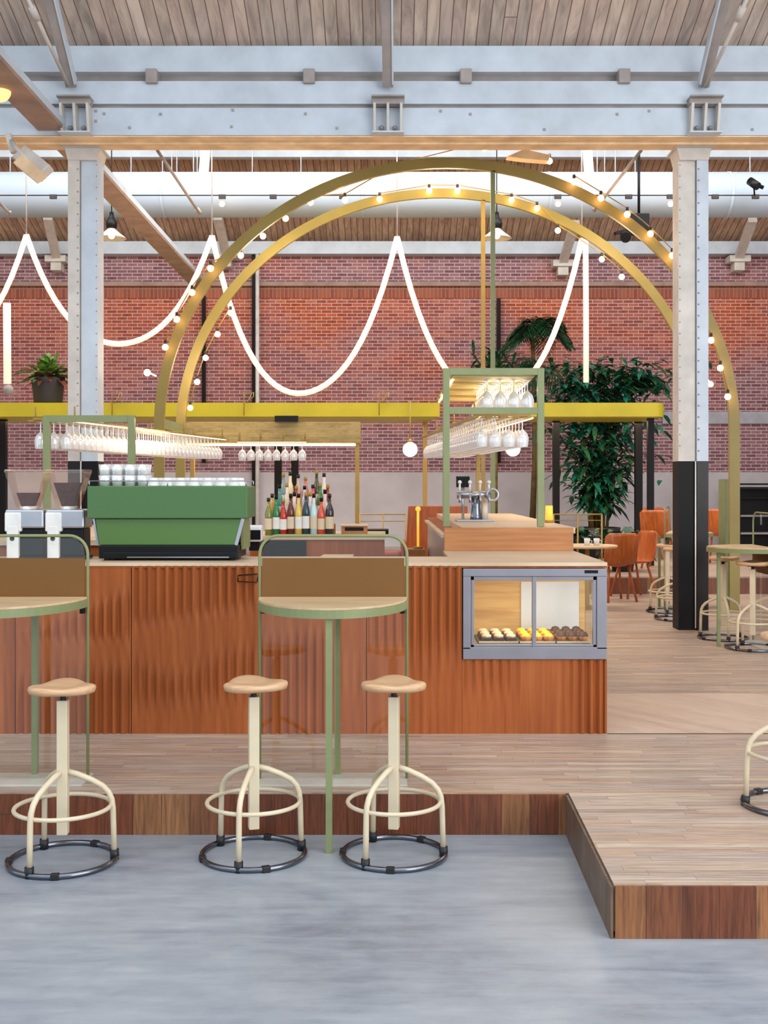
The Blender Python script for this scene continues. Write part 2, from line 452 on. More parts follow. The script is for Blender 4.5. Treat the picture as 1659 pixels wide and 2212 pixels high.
# ------------------------------------------------------------------ girder and steelwork
gy0, gy1 = 10.67, 11.07
g = thing('roof_girder', 'long white riveted steel girder resting on the two columns', 'girder', (0, 10.85, 4.92), kind='structure')
b = MB().box(-8.9, 8.9, gy0, gy0 + .03, Z(292, gy0), Z(233, gy0))
build('web', b, 'steel', g, True)
build('flange', MB().box(-8.9, 8.9, gy0, gy1 + .02, Z(293, gy0) - .012, Z(293, gy0)), 'flange', g, True, label='rusty cream bottom flange tinted with painted warm light')
build('flange_lip', MB().box(-8.9, 8.9, gy0 + .17, gy0 + .20, Z(293, gy0) - .03, Z(293, gy0) - .012), 'flange', g, True)
build('web_groove_shade', MB().box(-8.9, 8.9, gy0 + .035, gy0 + .06, Z(234, gy0), Z(222, gy0)), 'steel_grey', g, True)  # grey strip paints the shading inside the groove
build('upper_plate', MB().box(-8.9, 8.9, gy0 - .01, gy0 + .03, Z(225, gy0), Z(176, gy0)), 'steel', g, True)
rv = MB()
for px, py in ((280, 276), (347, 247), (503, 238), (500, 274), (660, 246), (728, 277), (952, 240), (1016, 247), (1176, 280), (1333, 247), (1402, 240), (1625, 280), (205, 218), (207, 240), (207, 262), (225, 246)):
    x, y, z = W(px, py, gy0); rv.box(x - .012, x + .012, gy0 - .008, gy0, z - .012, z + .012)
build('bolt', rv, 'steel_grey', g, True, kind='stuff')
pu = thing('eaves_beam', 'pale steel eaves beam under the boarded roof, with small hanger blocks', 'beam', (0, 10.75, 5.5), kind='structure')
build('beam', MB().box(-8.9, 8.9, gy0, gy0 + .25, Z(155, gy0), Z(99, gy0)), 'steel', pu, True)
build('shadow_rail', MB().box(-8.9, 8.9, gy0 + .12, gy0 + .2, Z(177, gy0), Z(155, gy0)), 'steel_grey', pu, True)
for px in (-10, 329, 668, 1006, 1347):
    x = X(px, gy0)
    build('hanger_block', MB().box(x - .055, x + .055, gy0 - .06, gy0 + .1, Z(183, gy0), Z(152, gy0)), 'steel_grey', pu, True, bevel=.01)

def bracket(px, label):
    x = X(px, 10.60)
    t = thing('girder_bracket', label, 'bracket', (x, 10.60, 4.93), group='brackets on the girder', kind='structure')
    z0, z1, z2 = 0, .28, .40
    build('cap_plate', MB().box(-.155, .155, -.10, .06, z1 + .03, z1 + .045).box(-.15, .15, -.04, .06, z1 - .02, z1 + .03), 'steel_grey', t)
    r = MB()
    for dx in (-.125, 0, .125):
        r.prism([(-.07, z1 - .02), (.06, z1 - .02), (.06, 0), (-.01, 0)], 'x', dx - .012, dx + .012)
    build('rib', r, 'steel_warm', t, label='three welded ribs')
    build('bolt', MB().sphere((-.06, .04, .06), .022, 8, 5).sphere((.065, .04, .06), .022, 8, 5), 'steel_grey', t)
    build('foot_plate', MB().box(-.15, .15, -.06, .06, -.012, 0), 'steel', t)
bracket(163, 'ribbed steel bracket on girder directly above the left column')
bracket(838, 'ribbed steel bracket on girder midway between the two columns')
bracket(1522, 'ribbed steel bracket on girder directly above the right column')

for px0, px1, nm in ((154, 108, 'left'), (838, 836, 'middle'), (1520, 1565, 'right')):
    a = Vector(W(px0, 188, 10.6)); b2 = Vector(W(px1, 0, 9.93)); d = b2 - a
    lab = {'left': 'white steel roof strut rising from the bracket above the left column', 'middle': 'white steel roof strut rising from the bracket between the columns',
           'right': 'white steel roof strut rising from the bracket above the right column'}[nm]
    t = thing('roof_strut', lab, 'strut', tuple(a), group='roof struts', kind='structure')
    b = MB().bar((0, 0, 0), tuple(d * 1.25), .10, .02); build('flange', b, 'steel_grey', t)
    build('web', MB().bar((.045 if nm != 'right' else -.045, -.02, .04), tuple(d * 1.25 + Vector((.045 if nm != 'right' else -.045, -.02, .04))), .015, .09), 'steel', t)
for (pa, pb, lab) in (((52, -20), (148, 185), 'thin steel tie rod running beside the left roof strut'), ((1622, -20), (1524, 188), 'thin steel tie rod running beside the right roof strut')):
    a = W(pb[0], pb[1], 10.55); b2 = W(pa[0], pa[1], 9.6)
    t = thing('tie_rod', lab, 'rod', a, kind='structure')
    d = Vector(b2) - Vector(a)
    build('rod', MB().tube([(0, 0, 0), tuple(d)], .018, 8), 'steel_warm', t)
    build('coupler', MB().tube([tuple(d * .72), tuple(d * .84)], .034, 8), 'steel_warm', t)

# columns
def column(px, mirror, label):
    x = X(px, 10.98)
    t = thing('steel_column', label, 'column', (x, 11.1, PZ), kind='structure')
    s = -1 if mirror else 1            # the raised strip faces outward
    top = 4.90 - PZ; cut = Z(996, 10.98) - PZ
    def sec(z0, z1):
        a = sorted((s * -.142, s * -.03)); b_ = sorted((s * -.022, s * .142))
        m1 = MB().box(a[0], a[1], -.12, .14, z0, z1)
        m2 = MB().box(b_[0], b_[1], -.085, .14, z0, z1)
        return m1, m2
    m1, m2 = sec(cut, top); build('channel', m1, 'steel' if mirror else 'steel_warm', t); build('channel', m2, 'steel_warm' if mirror else 'steel', t)  # cream beside blue-white puts the differing light into the colour
    build('seam', MB().box(-.03 if s > 0 else .022, -.022 if s > 0 else .03, -.07, .1, cut, top), 'steel_grey', t)
    m1, m2 = sec(0, cut)
    build('dark_wrap', m1, 'column_dark', t, label='glossy dark lower part'); build('dark_wrap', m2, 'blacksteel', t)
    build('pipe', MB().tube([(s * -.02, -.105, .02), (s * -.02, -.105, cut)], .008, 6), 'white', t)
    rv = MB()
    for k in range(26):
        z = cut + .1 + k * .11
        if z < top - .1: rv.sphere((s * -.045, -.122, z), .009, 6, 4); rv.sphere((s * .128, -.087, z + .05), .007, 6, 4)
    build('rivet', rv, 'steel_grey', t, kind='stuff')
    build('capital', MB().box(-.19, .19, -.2, .2, top - .005, top + .012).prism([(-.17, top), (.17, top), (.14, top - .12), (-.14, top - .12)], 'y', -.135, .15), 'steel_warm', t)
column(178, False, 'white riveted steel column rising behind the green espresso machine')
column(1499, True, 'white riveted steel column with glossy black lower half on the platform')

# beam running back from the left column
t = thing('tie_beam', 'white steel beam with warm-lit brown underside running back above the left column', 'beam', (-3.17, 13, 4.97), kind='structure')
build('bottom_flange', MB().box(-3.32, -3.06, 7.6, 19.3, 4.97, 5.0), 'steel_brown', t, True)  # brown paints the warm light falling on the underside
build('side_web', MB().box(-3.085, -3.055, 7.6, 19.3, 5.0, 5.07), 'steel', t, True)

# far beams & duct
struct('ceiling_beam', MB().box(-9, 9, 21.75, 21.98, Z(548, 21.75), Z(521, 21.75)), 'steel')
struct('ceiling_beam', MB().box(-9, 9, 19.1, 19.25, Z(339, 19.1), Z(312, 19.1)), 'steel')
t = thing('ventilation_duct', 'large round pale duct hung across the hall below the boarded roof', 'duct', (0, 17, 6.0))
dz = Z(421, 17); dr = 48 * 17 / F
mb = MB().tube([(-9, 17, dz), (9, 17, dz)], dr, 40)
build('duct_pipe', mb, 'duct', t, True)
for x in (-6, -3.4, -.4, 2.4, 5.1): build('joint_ring', MB().tube([(x, 17, dz), (x + .05, 17, dz)], dr + .006, 40), 'duct', t, True)
for px in (283, 351, 371, 382, 418, 426, 545, 650, 1290, 1306, 1329, 1372, 1620, 22): build('hanger_rod', MB().tube([(X(px, 17), 17, dz + dr - .01), (X(px, 17), 17, 8.2)], .009, 5), 'steel', t, True)
# thin hall wiring with small bulbs in front of the duct
t = thing('string_light', 'thin straight black cable with small clips and bulbs across the duct', 'string light', (0, 16.4, Z(421, 16.4)))
build('cable', MB().tube([(-8.9, 16.4, Z(422, 16.4)), (8.9, 16.4, Z(422, 16.4))], .009, 6), 'cable', t, True)
for px in (115, 480, 915, 1205, 1358, 1448, 1545, 1632, 590, 740):
    x = X(px, 16.4); z = Z(422, 16.4)
    build('clip', MB().box(x - .05, x + .05, 16.38, 16.42, z - .05, z + .01), 'cable', t, True)
    if px in (480, 1205, 1448, 250):
        build('bulb', MB().sphere((x, 16.38, z - .13), .04, 10, 7), 'bulb', t, True)

for pa, pb, lab in (((452, 300), (440, 376), 'white steel post beside the duct left of the arches'), ((1262, 300), (1272, 376), 'white steel post beside the duct right of the arches')):
    tag(build('steel_prop', MB().bar(W(pb[0], pb[1], 18.2), W(pa[0], pa[1] - 60, 18.2), .16, .05), 'steel'), lab, 'prop', kind='structure')
# steel diagonals in the far bay
for (a, b2, D1, D2, nm) in (((340, 325), (432, 462), 12.2, 14.5, 'dark steel tie rod left of the arches below the girder'),
                            ((1385, 325), (1283, 455), 12.2, 14.5, 'dark steel tie rod right of the arches below the girder'),
                            ((-10, 430), (22, 462), 12.2, 14.5, 'dark steel tie rod at the far left below the girder')):
    t = thing('tie_rod', nm, 'rod', W(b2[0], b2[1], D2), kind='structure')
    build('rod', MB().tube([W(a[0], a[1], D1), W(b2[0], b2[1], D2)], .018, 8), 'steel_grey', t, True)
    build('end_fork', MB().tube([W(b2[0] + (a[0] - b2[0]) * .08, b2[1] + (a[1] - b2[1]) * .08, D2), W(b2[0], b2[1], D2)], .035, 8), 'steel_grey', t, True)
for a, b2, lab in (((103, 470), (122, 556), 'pale steel wall prop above the potted plant'), ((470, 470), (488, 548), 'pale steel wall prop left of the arches'),
              ((1243, 480), (1216, 566), 'pale steel wall prop right of the arches'), ((1626, 475), (1596, 556), 'pale steel wall prop right of the right column')):
    t = thing('wall_prop', lab, 'prop', W(b2[0], b2[1], 21.7), group='steel props on the brick wall', kind='structure')
    build('prop', MB().bar(W(a[0], a[1], 20.6), W(b2[0], b2[1], 21.7), .16, .1), 'steel_warm', t, True)
    x, y, z = W(b2[0], b2[1] + 4, 21.75)
    build('shoe', MB().box(x - .2, x + .2, 21.65, 21.96, z - .06, z + .06).box(x - .1, x + .1, 21.7, 21.95, z - .22, z - .06), 'steel_warm', t, True)
# wall pipes
t = thing('wall_pipe', 'white vertical pipe on the brick wall with a black conduit beside it', 'pipe', (X(555, 21.8), 21.8, .5))
build('white_pipe', MB().tube([W(556, 548, 21.8), W(556, 1190, 21.8)], .04, 10), 'white', t, True)
build('black_conduit', MB().box(X(545, 21.9), X(551, 21.9), 21.84, 21.94, .45, Z(549, 21.9)), 'blacksteel', t, True)
tag(build('wall_conduit', MB().box(X(437, 21.9), X(444, 21.9), 21.84, 21.94, Z(1000, 21.9), Z(640, 21.9)), 'blacksteel'), 'dark vertical conduit on the brick wall behind the left arch leg', 'conduit')
tag(build('wall_conduit', MB().box(X(1073, 21.9), X(1081, 21.9), 21.84, 21.94, Z(1000, 21.9), Z(645, 21.9)), 'blacksteel'), 'dark vertical conduit on the brick wall behind the palm', 'conduit')

# ================================================================== ARCHES
def arch(D, label):
    cx, cz, rx, rz_ = .664, 2.253, 3.245, 2.99
    t = thing('metal_arch', label, 'arch', (cx, D, PZ), group='tall round metal arches over the bar')
    path = [(-rx, 0.0), (-rx, 1.0), (-rx, cz - PZ)]
    for k in range(1, 64):
        a = pi - pi * k / 64; path.append((rx * cos(a), cz - PZ + rz_ * sin(a)))
    path += [(rx, cz - PZ), (rx, 1.0), (rx, 0)]
    build('arch_band', MB().rects(path, .115, .05, 0), 'arch', t)
    build('hanging_post', MB().box(.495, .545, -.025, .025, 0, cz - PZ + rz_ * sqrt(1 - (.52 / rx) ** 2) - .05), 'green' if D < 13 else 'mustard', t)
    for sx in (-1, 1): build('foot_plate', MB().box(sx * rx - .12, sx * rx + .12, -.1, .1, 0, .012), 'arch', t)
    return t
arch(12.7, 'olive metal arch, the nearer of the two, hung with bulbs')
arch(14.0, 'olive metal arch, the one farther back, seen inside the nearer arch')
tag(build('arch_spacer', MB().box(.664 - 3.245 - .05, .664 - 3.245 + .05, 12.73, 13.97, 2.25, 2.36), 'green'), 'sage green bar joining the left feet of the two arches', 'bar')

def string_light(label, pts, cable_pts, loc, r=.036):
    t = thing('string_light', label, 'string light', loc)
    build('cable', MB().tube(cable_pts, .007, 5), 'mustard', t, True)
    for p in pts:
        bb = build('bulb', MB().sphere(p, r, 10, 7), 'bulb', t, True)
        build('socket', MB().lathe([(.014, 0), (.018, .02), (.016, .05)], 8, (p[0], p[1], p[2] + r * .85)), 'cable', bb, False)
        sk = bb.children[0]; me = sk.data
        for v in me.vertices: v.co -= Vector(t.location)
    return t
L1 = [(357, 750), (382, 690), (415, 632), (455, 580), (520, 552), (568, 510), (617, 472), (671, 437), (745, 432), (857, 367), (1047, 320), (1187, 348)]
p1 = [W(a, b_, 12.55 if i < 4 else 12.9) for i, (a, b_) in enumerate(L1)]
string_light('string of warm bulbs climbing the left side of the nearer arch', p1, [(p[0], p[1], p[2] + .07) for p in p1], W(357, 750, 12.55))
L2 = [(411, 881), (426, 825), (444, 773), (470, 722), (498, 676)]
p2 = [W(a, b_, 13.9) for a, b_ in L2]
string_light('short string of warm bulbs beside the left leg of the farther arch', p2, [(p[0], p[1], p[2] + .07) for p in p2], W(411, 881, 13.9))
L3 = [(820, 430), (927, 412), (988, 412), (1105, 432), (1160, 450), (1205, 498), (1300, 560), (1343, 598)]
p3 = [W(a, b_, 13.9) for a, b_ in L3]
string_light('string of warm bulbs under the top of the farther arch', p3, [(p[0], p[1], p[2] + .07) for p in p3], W(820, 430, 13.9))
L4 = [(1240, 393), (1298, 428), (1355, 463), (1405, 505), (1452, 552), (1467, 627), (1536, 735), (1556, 795), (1572, 857)]
p4 = [W(a, b_, 12.58) for a, b_ in L4]
string_light('string of warm bulbs descending the right side of the nearer arch', p4, [(p[0], p[1], p[2] + .07) for p in p4], W(1240, 393, 12.58))
tag(build('string_bulb', MB().sphere(W(318, 805, 12.9), .04, 10, 7).tube([W(318, 803, 12.9), W(337, 812, 12.75)], .008, 5), 'bulb'), 'single warm bulb left of the nearer arch leg', 'bulb')
tag(build('string_bulb', MB().sphere(W(1535, 830, 13.4), .035, 10, 7).tube([W(1535, 829, 13.4), W(1526, 815, 13.95)], .008, 5), 'bulb'), 'single warm bulb beside the lower right arch leg', 'bulb')

# rope light garland
RD = 14.6
t = thing('rope_light', 'thick glowing pink-white light tube swagged in loops across the hall', 'rope light', W(858, 510, RD))
def swag(x0, y0, x1, y1, xl, yl, n=26):
    """hanging curve through two hooks with its lowest point at xl,yl (x, z in metres)"""
    out = []
    for i in range(n + 1):
        u = i / n; x = x0 + (x1 - x0) * u
        if x <= xl: k = abs((xl - x) / (xl - x0)) if xl != x0 else 0; y = yl + (y0 - yl) * (.72 * k ** 2 + .28 * k ** 4)
        else: k = abs((x - xl) / (x1 - xl)); y = yl + (y1 - yl) * (.72 * k ** 2 + .28 * k ** 4)
        out.append((x, RD, y))
    return out
hooks = [(-345, 508), (57, 508), (458, 510), (858, 512), (1257, 516)]
lows = [(-140, 760), (256, 743), (645, 850), (1062, 862)]
for (h0, h1, lo) in zip(hooks[:-1], hooks[1:], lows):
    pts = swag(X(h0[0], RD), Z(h0[1], RD), X(h1[0], RD), Z(h1[1], RD), X(lo[0], RD), Z(lo[1], RD))
    build('tube', MB().tube(pts, .036, 8), 'rope', t, True)
build('tube', MB().tube([W(1265, 518, RD), W(1266, 700, RD), W(1266, 826, RD)], .036, 8), 'rope', t, True)
build('tube', MB().tube([W(15, 655, RD - .3), W(16, 829, RD - .3)], .05, 8), 'rope', t, True)
for hx, hy in hooks[1:]:
    build('hook_wire', MB().tube([W(hx, hy, RD), W(hx, hy - 60, RD), W(hx - 1, 250, RD)], .009, 6), 'steel_grey', t, True)
build('end_cap', MB().sphere(W(18, 842, RD - .3), .07, 8, 6), 'steel_grey', t, True)

# pendant lamps
def pendant(px, label):
    D = 16.42; x = X(px, D)
    t = thing('pendant_lamp', label, 'lamp', (x, D, Z(515, D)), group='enamel pendant lamps')
    build('shade', MB().lathe([(.215, 0), (.19, .025), (.13, .07), (.06, .13), (.045, .17)], 24, caps=False).lathe([(.21, .004), (.18, .03), (.05, .12)], 24, caps=False), 'white_metal', t)
    build('socket', MB().lathe([(.03, .13), (.075, .15), (.085, .22), (.06, .28), (.035, .32), (.03, .38)], 14), 'black', t)
    build('cord', MB().tube([(0, 0, .36), (0, 0, 8.43 - Z(515, D))], .009, 6), 'cable', t)
    build('bulb', MB().sphere((0, 0, .04), .05, 10, 7), 'globe', t)
    return t
pendant(241, 'dark-capped white pendant lamp hanging just right of the left column')
pendant(1073, 'dark-capped white pendant lamp hanging behind the tops of the arches')
# globes
def globe(px, py, D, ytop, label):
    t = thing('globe_pendant', label, 'lamp', W(px, py, D))
    build('globe', MB().sphere((0, 0, 0), 16 * D / F, 20, 12), 'globe', t)
    build('cord', MB().tube([(0, 0, .1), (0, 0, Z(ytop, D) - Z(py, D))], .011, 6), 'mustard', t)
    build('socket', MB().lathe([(.035, .1), (.035, .13), (.012, .16)], 10), 'mustard', t)
    build('hook', MB().tube([(0, 0, Z(ytop, D) - Z(py, D)), (0, .3, Z(ytop, D) - Z(py, D))], .011, 6), 'mustard', t)
globe(886, 971, 16.35, 866, 'white globe pendant on a yellow cord left of the glass rack frame')
globe(1108, 970, 16.35, 866, 'white globe pendant seen inside the glass rack frame')

# projector + speaker + floodlight at left
t = thing('ceiling_projector', 'black projector box with lamp snout hung right of the arches', 'projector', W(1375, 490, 16))
x0, y0, z0 = W(1380, 485, 16)
build('box', MB().box(x0 - .13, x0 + .13, y0 - .1, y0 + .15, z0 - .13, z0 + .14), 'black', t, True, bevel=.01)
build('yoke', MB().tube([(x0, y0, z0 + .13), (x0, y0, z0 + 1.0)], .02, 6), 'blacksteel', t, True)
build('arm', MB().bar((x0 - .1, y0 - .05, z0 - .08), (x0 - .36, y0 - .1, z0 - .15), .09, .04), 'black', t, True)
build('snout', MB().tube([(x0 - .2, y0 - .05, z0 - .16), (x0 - .24, y0 - .25, z0 - .24)], .075, 12), 'black', t, True)
t = thing('floodlight', 'tilted white floodlight on the brown beam at the upper left', 'floodlight', W(62, 350, 10.2))
build('lamp_housing', MB().bar(W(45, 332, 10.2), W(98, 375, 10.0), .16, .09, (0, -1, .2)), 'steel_warm', t, True, bevel=.01)
build('lamp_face', MB().bar(W(40, 345, 10.12), W(90, 386, 9.92), .11, .03, (0, -1, .2)), 'flange', t, True)
build('yoke', MB().tube([W(22, 300, 10.3), W(35, 320, 10.2), W(60, 345, 10.1)], .02, 8), 'steel_warm', t, True)
build('clamp', MB().bar(W(18, 290, 10.3), W(30, 330, 10.3), .07, .05), 'steel_warm', t, True)
t = thing('globe_lamp', 'warm glowing globe lamp on the beam at the left edge', 'lamp', W(0, 197, 9.6))
build('globe', MB().sphere((0, 0, 0), .09, 16, 10), 'amber', t)
build('bracket', MB().tube([(0, 0, .08), (-.02, .1, .2)], .015, 6), 'steel_grey', t)

t = thing('ceiling_lamp', 'small tilted cream lamp box peeking above the top of the nearer arch', 'lamp', W(1142, 338, 12.9))
build('lamp_box', MB().prism([(-.26, -.02), (-.06, .07), (.24, .0), (.22, -.07), (-.05, -.05)], 'y', -.08, .08), 'flange', t, bevel=.01)
build('hanger_rod', MB().tube([(0, 0, .05), (0, 0, Z(255, 12.9) - Z(338, 12.9))], .01, 6), 'steel_grey', t)
t = thing('stage_spot', 'small black spot lamp clipped before the duct right of the right column', 'lamp', W(1628, 398, 16.36))
build('spot_body', MB().tube([(-.06, 0, .05), (.03, -.1, -.06)], .06, 10), 'black', t)
build('arm', MB().tube([(0, 0, 0), (.02, .02, -.16)], .012, 6).tube([(.02, 0, 0), (.14, 0, -.05)], .03, 8), 'black', t)
# ================================================================== CANOPY
def canopy(xa, xb, xb_back, y0, y1, label, posts, corner=0):
    zb, zt = Z(900, 16.5), Z(870, 16.5)
    t = thing('bar_canopy', label, 'canopy', ((xa + xb) / 2, (y0 + y1) / 2, zb))
    poly = [(xa, y0)]
    if corner:
        for k in range(9):
            a = -pi / 2 + pi / 2 * k / 8; poly.append((xb - corner + corner * cos(a), y0 + corner + corner * sin(a)))
    else: poly.append((xb, y0))
    poly += [(xb_back, y1), (xa, y1)]
    build('fascia', MB().prism(poly, 'z', zb, zt), 'yellow', t, True)
    inn = [(p[0] - .04 if p[0] > xa else p[0] + .04, p[1] + (.04 if p[1] < y1 - .1 else -.04)) for p in poly]
    build('soffit', MB().prism(inn, 'z', zb - .012, zb - .001), 'yellow', t, True)
    for px, D, mt, w_ in posts:
        x = X(px, D)
        build('post', MB().box(x - w_, x + w_, D - w_, D + w_, .42, zb - .012), mt, t, True)
    return t
canopy(-8.0, .76, .64, 16.5, 17.96, 'long chartreuse canopy over the back bar left of the glass rack frame', [(7, 17, 'blacksteel', .05), (918, 17.8, 'mustard', .035), (601, 17.6, 'blacksteel', .055), (637, 17.6, 'blacksteel', .055)])
canopy(1.68, 4.07, 4.07, 16.5, 17.75, 'chartreuse canopy with a rounded end above the indoor palms', [(1201, 17.4, 'blacksteel', .05), (1379, 17.65, 'blacksteel', .055), (1405, 16.7, 'blacksteel', .045)], .12)
sj = MB()
for i, px in enumerate((245, 530, 822)):
    D = 16.45; a = W(px, 868, D)
    t = thing('wire_bracket', ['small orange wire bracket on the canopy just right of the left column', 'small orange wire bracket on the canopy left of its centre', 'small orange wire bracket on the canopy near its right end'][i], 'bracket', a)
    build('wire', MB().tube([(-.02, 0, -.2), (-.02, 0, .14), (.1, 0, .14), (.02, 0, -.02), (.12, 0, .08), (.12, 0, .14)], .008, 5), 'mustard', t)

# hood with led strip + mustard frame
t = thing('counter_hood', 'beige slatted hood with a warm light strip hanging below the canopy', 'hood', (X(585, 14.8), 14.8, Z(959, 14.6)))
build('hood_box', MB().box(X(396, 14.6), X(778, 14.6), 14.6, 15.1, Z(957, 14.6), Z(911, 14.6)), 'hood', t, True)
build('light_strip', MB().box(X(400, 14.6), X(768, 14.6), 14.62, 14.68, Z(963, 14.6), Z(958, 14.6)), 'led', t, True)
build('sensor', MB().box(X(595, 14.6), X(645, 14.6), 14.5, 14.6, Z(911, 14.6), Z(899, 14.6)), 'black', t, True)
build('post', MB().box(X(767, 14.6), X(776, 14.6), 14.62, 14.68, PZ, Z(957, 14.6)), 'mustard', t, True)
build('post', MB().box(X(410, 14.6), X(419, 14.6), 14.62, 14.68, PZ, Z(957, 14.6)), 'mustard', t, True)

# ================================================================== BAR COUNTER
CY0, CT = 6.404, 1.165
XL, XR = -3.9, X(1311, 6.404)
bc = thing('bar_counter', 'long red-oak bar counter with wavy fluted front and pale top', 'counter', (-.6, 6.7, PZ))
def sb(v, a, b_, s):          # soft box
    def ss(t_): t_ = max(0, min(1, t_)); return t_ * t_ * (3 - 2 * t_)
    return ss((v - a + s / 2) / s) * ss((b_ - v + s / 2) / s)
def amp(px, py):
    a = 0
    if px < 32: a += sb(py, 1325, 1400, 60) * .5 + sb(py, 1450, 1600, 60) * .4
    elif px < 283:
        t_ = (px - 200) / 83
        a += sb(py, 1275 + 35 * max(0, 1 - t_) , 1382, 40) * (py < 1383) + sb(py, 1445 - 10 * t_, 1620, 80)
    elif px < 558:
        u = (px - 283) / 275
        a += sb(py, 1190, 1352 - 45 * u, 50) + .85 * sb(py, 1400 + 95 * sin(pi * min(1, u * 1.2)) * (1 - u) * .9, 1530 - 25 * u, 70)
    elif px < 700: a += sb(py, 1385 - .12 * (px - 560), 1640, 60)
    elif px < 791: a += .25 * sb(py, 1420, 1500, 60)
    elif px < 883: a += .8 * sb(py, 1260, 1400, 50)
    elif px < 1000: a += sb(py, 1190, 1430 - .3 * (px - 883), 140) + .35 * sb(py, 1430, 1640, 60) * sb(px, 883, 930, 60)
    else:
        a += sb(px, 1235, 1400, 90) * sb(py, 1380, 1640, 60) + .6 * sb(px, 1000, 1110, 80) * sb(py, 1400, 1490, 60)
    return min(1, a)
def fluted(px0, px1, py0, py1):
    x0, x1 = X(px0, CY0), X(px1, CY0); z0, z1 = max(PZ, Z(py1, CY0)), Z(py0, CY0)
    nx = max(2, int((x1 - x0) / .0042)); nz = max(2, int((z1 - z0) / .022))
    vs = []; fs = []
    for j in range(nz + 1):
        z = z0 + (z1 - z0) * j / nz; py = CY + (H - z) * F / CY0
        for i in range(nx + 1):
            x = x0 + (x1 - x0) * i / nx; px = CX + x * F / CY0
            e = min(1, min(x - x0, x1 - x) / .008)
            vs.append((x, CY0 - .0125 * amp(px, py) * cos(2 * pi * x / .0503) * e, z))
    for j in range(nz):
        for i in range(nx):
            a = j * (nx + 1) + i; fs.append((a, a + 1, a + nx + 2, a + nx + 1))
    m_ = MB().add(vs, fs, True)
    m_.box(x0 + .001, x1 - .001, CY0 + .0185, CY0 + .04, z0, z1)
    build('front_panel', m_, 'counter', bc, True)
g_ = 1.0
for p0, p1, q0, q1 in ((-640, 32, 1222, 1586), (33.5, 283, 1222, 1586), (284.5, 558, 1222, 1586), (559, 791, 1222, 1586), (792.5, 998, 1222, 1586), (998.5, 1310, 1425, 1586)):
    fluted(p0, p1, q0, q1)
# carcass around the display case opening
cx0, cx1, cz0, cz1 = X(1000, CY0), X(1310.5, CY0), Z(1424, CY0), Z(1228, CY0)
build('carcass', MB().box(XL, cx0 - .01, CY0 + .042, 6.93, PZ, CT - .03).box(cx0 - .01, XR - .013, CY0 + .042, 7.49, PZ, cz0 - .005).box(cx0 - .01, XR - .013, 7.1, 7.49, cz0 - .005, CT - .03), 'counter', bc, True)
build('edge_band', MB().box(XL, XR, CY0 - .002, CY0 + .04, Z(1228, CY0) + .004, CT - .022), 'counter', bc, True, label='plain red-oak edge band')
build('worktop', MB().prism([(XL, CY0 - .004), (XR + .002, CY0 - .004), (XR + .002, 7.55), (.37, 7.55), (.37, 6.95), (XL, 6.95)], 'z', CT - .02, CT), 'worktop', bc, True)
build('shadow_gap', MB().box(XL, XR + .001, CY0 - .001, CY0 + .03, CT - .0225, CT - .0201), 'blacksteel', bc, True)
build('side_panel', MB().box(XR - .012, XR, CY0, 7.5, PZ, cz0 - .006).box(XR - .012, XR, 7.1, 7.5, cz0, CT - .03), 'counter', bc, True)
build('latch', MB().tube([W(514, 1256, 6.385), W(514, 1243, 6.38), W(556, 1240, 6.38), W(556, 1256, 6.385)], .004, 6).tube([W(514, 1256, 6.385), W(556, 1258, 6.385)], .003, 6), 'blacksteel', bc, True)

# ---- display case
dc = thing('display_case', 'grey-framed lit glass pastry case set into the counter end', 'display case', ((cx0 + cx1) / 2, CY0 + .3, cz0))
fw = .058; yo = CY0 - .012
fr = MB().box(cx0, cx1, yo, yo + .05, cz0, cz0 + fw + .012).box(cx0, cx1, yo, yo + .05, cz1 - .045, cz1).box(cx0, cx0 + fw - .015, yo, yo + .05, cz0 + fw, cz1 - .045).box(cx1 - fw, cx1, yo, yo + .05, cz0 + fw, cz1 - .045)
build('outer_frame', fr, 'frame_grey', dc, True, bevel=.003)
ix0, ix1, iz0, iz1 = cx0 + fw - .012, cx1 - fw, cz0 + fw + .012, cz1 - .045
fi = MB().box(ix0, ix1, yo + .01, yo + .04, iz1 - .022, iz1).box(ix0, ix1, yo + .01, yo + .04, iz0, iz0 + .014).box(ix0, ix0 + .018, yo + .01, yo + .04, iz0, iz1).box(ix1 - .02, ix1, yo + .01, yo + .04, iz0, iz1)
xm = X(1154, CY0)
fi.box(xm - .011, xm + .011, yo + .005, yo + .045, iz0, iz1)
build('sliding_door_frame', fi, 'frame_grey', dc, True, bevel=.002)
build('door_glass', MB().box(ix0, xm, yo + .022, yo + .026, iz0, iz1), 'pane', dc, True)
build('door_glass', MB().box(xm, ix1, yo + .028, yo + .032, iz0, iz1), 'pane', dc, True)
yb = 7.05
M['painted_reflection'] = paint('painted_reflection', (214, 216, 226), .25, .2, .03)  # pale bluish paint stands for the bright reflection in the mirror
M['case_wood'] = wood('case_back_wood', [(190, 146, 84), (214, 172, 108), (226, 190, 130)], (1, 4, 12), 2, .5)
build('back_wall', MB().box(cx0 + .01, cx1 - .01, yb, yb + .02, cz0, cz1), 'case_wood', dc, True)
build('mirror', MB().box(xm + .0, cx1 - .05, yb - .012, yb, iz0 + .02, iz1 - .085), M['painted_reflection'], dc, True)
build('liner', MB().box(cx0 + .004, cx0 + .02, CY0 + .04, yb, cz0, cz1).box(cx0 + .02, cx1 - .02, CY0 + .04, yb, cz0 + .0, cz0 + .03).box(cx0 + .02, cx1 - .02, CY0 + .04, yb, cz1 - .02, cz1 - .005), 'case_wood', dc, True)
build('side_glass', MB().box(cx1 - .012, cx1 - .006, CY0 + .04, yb, cz0, cz1), 'pane', dc, True)
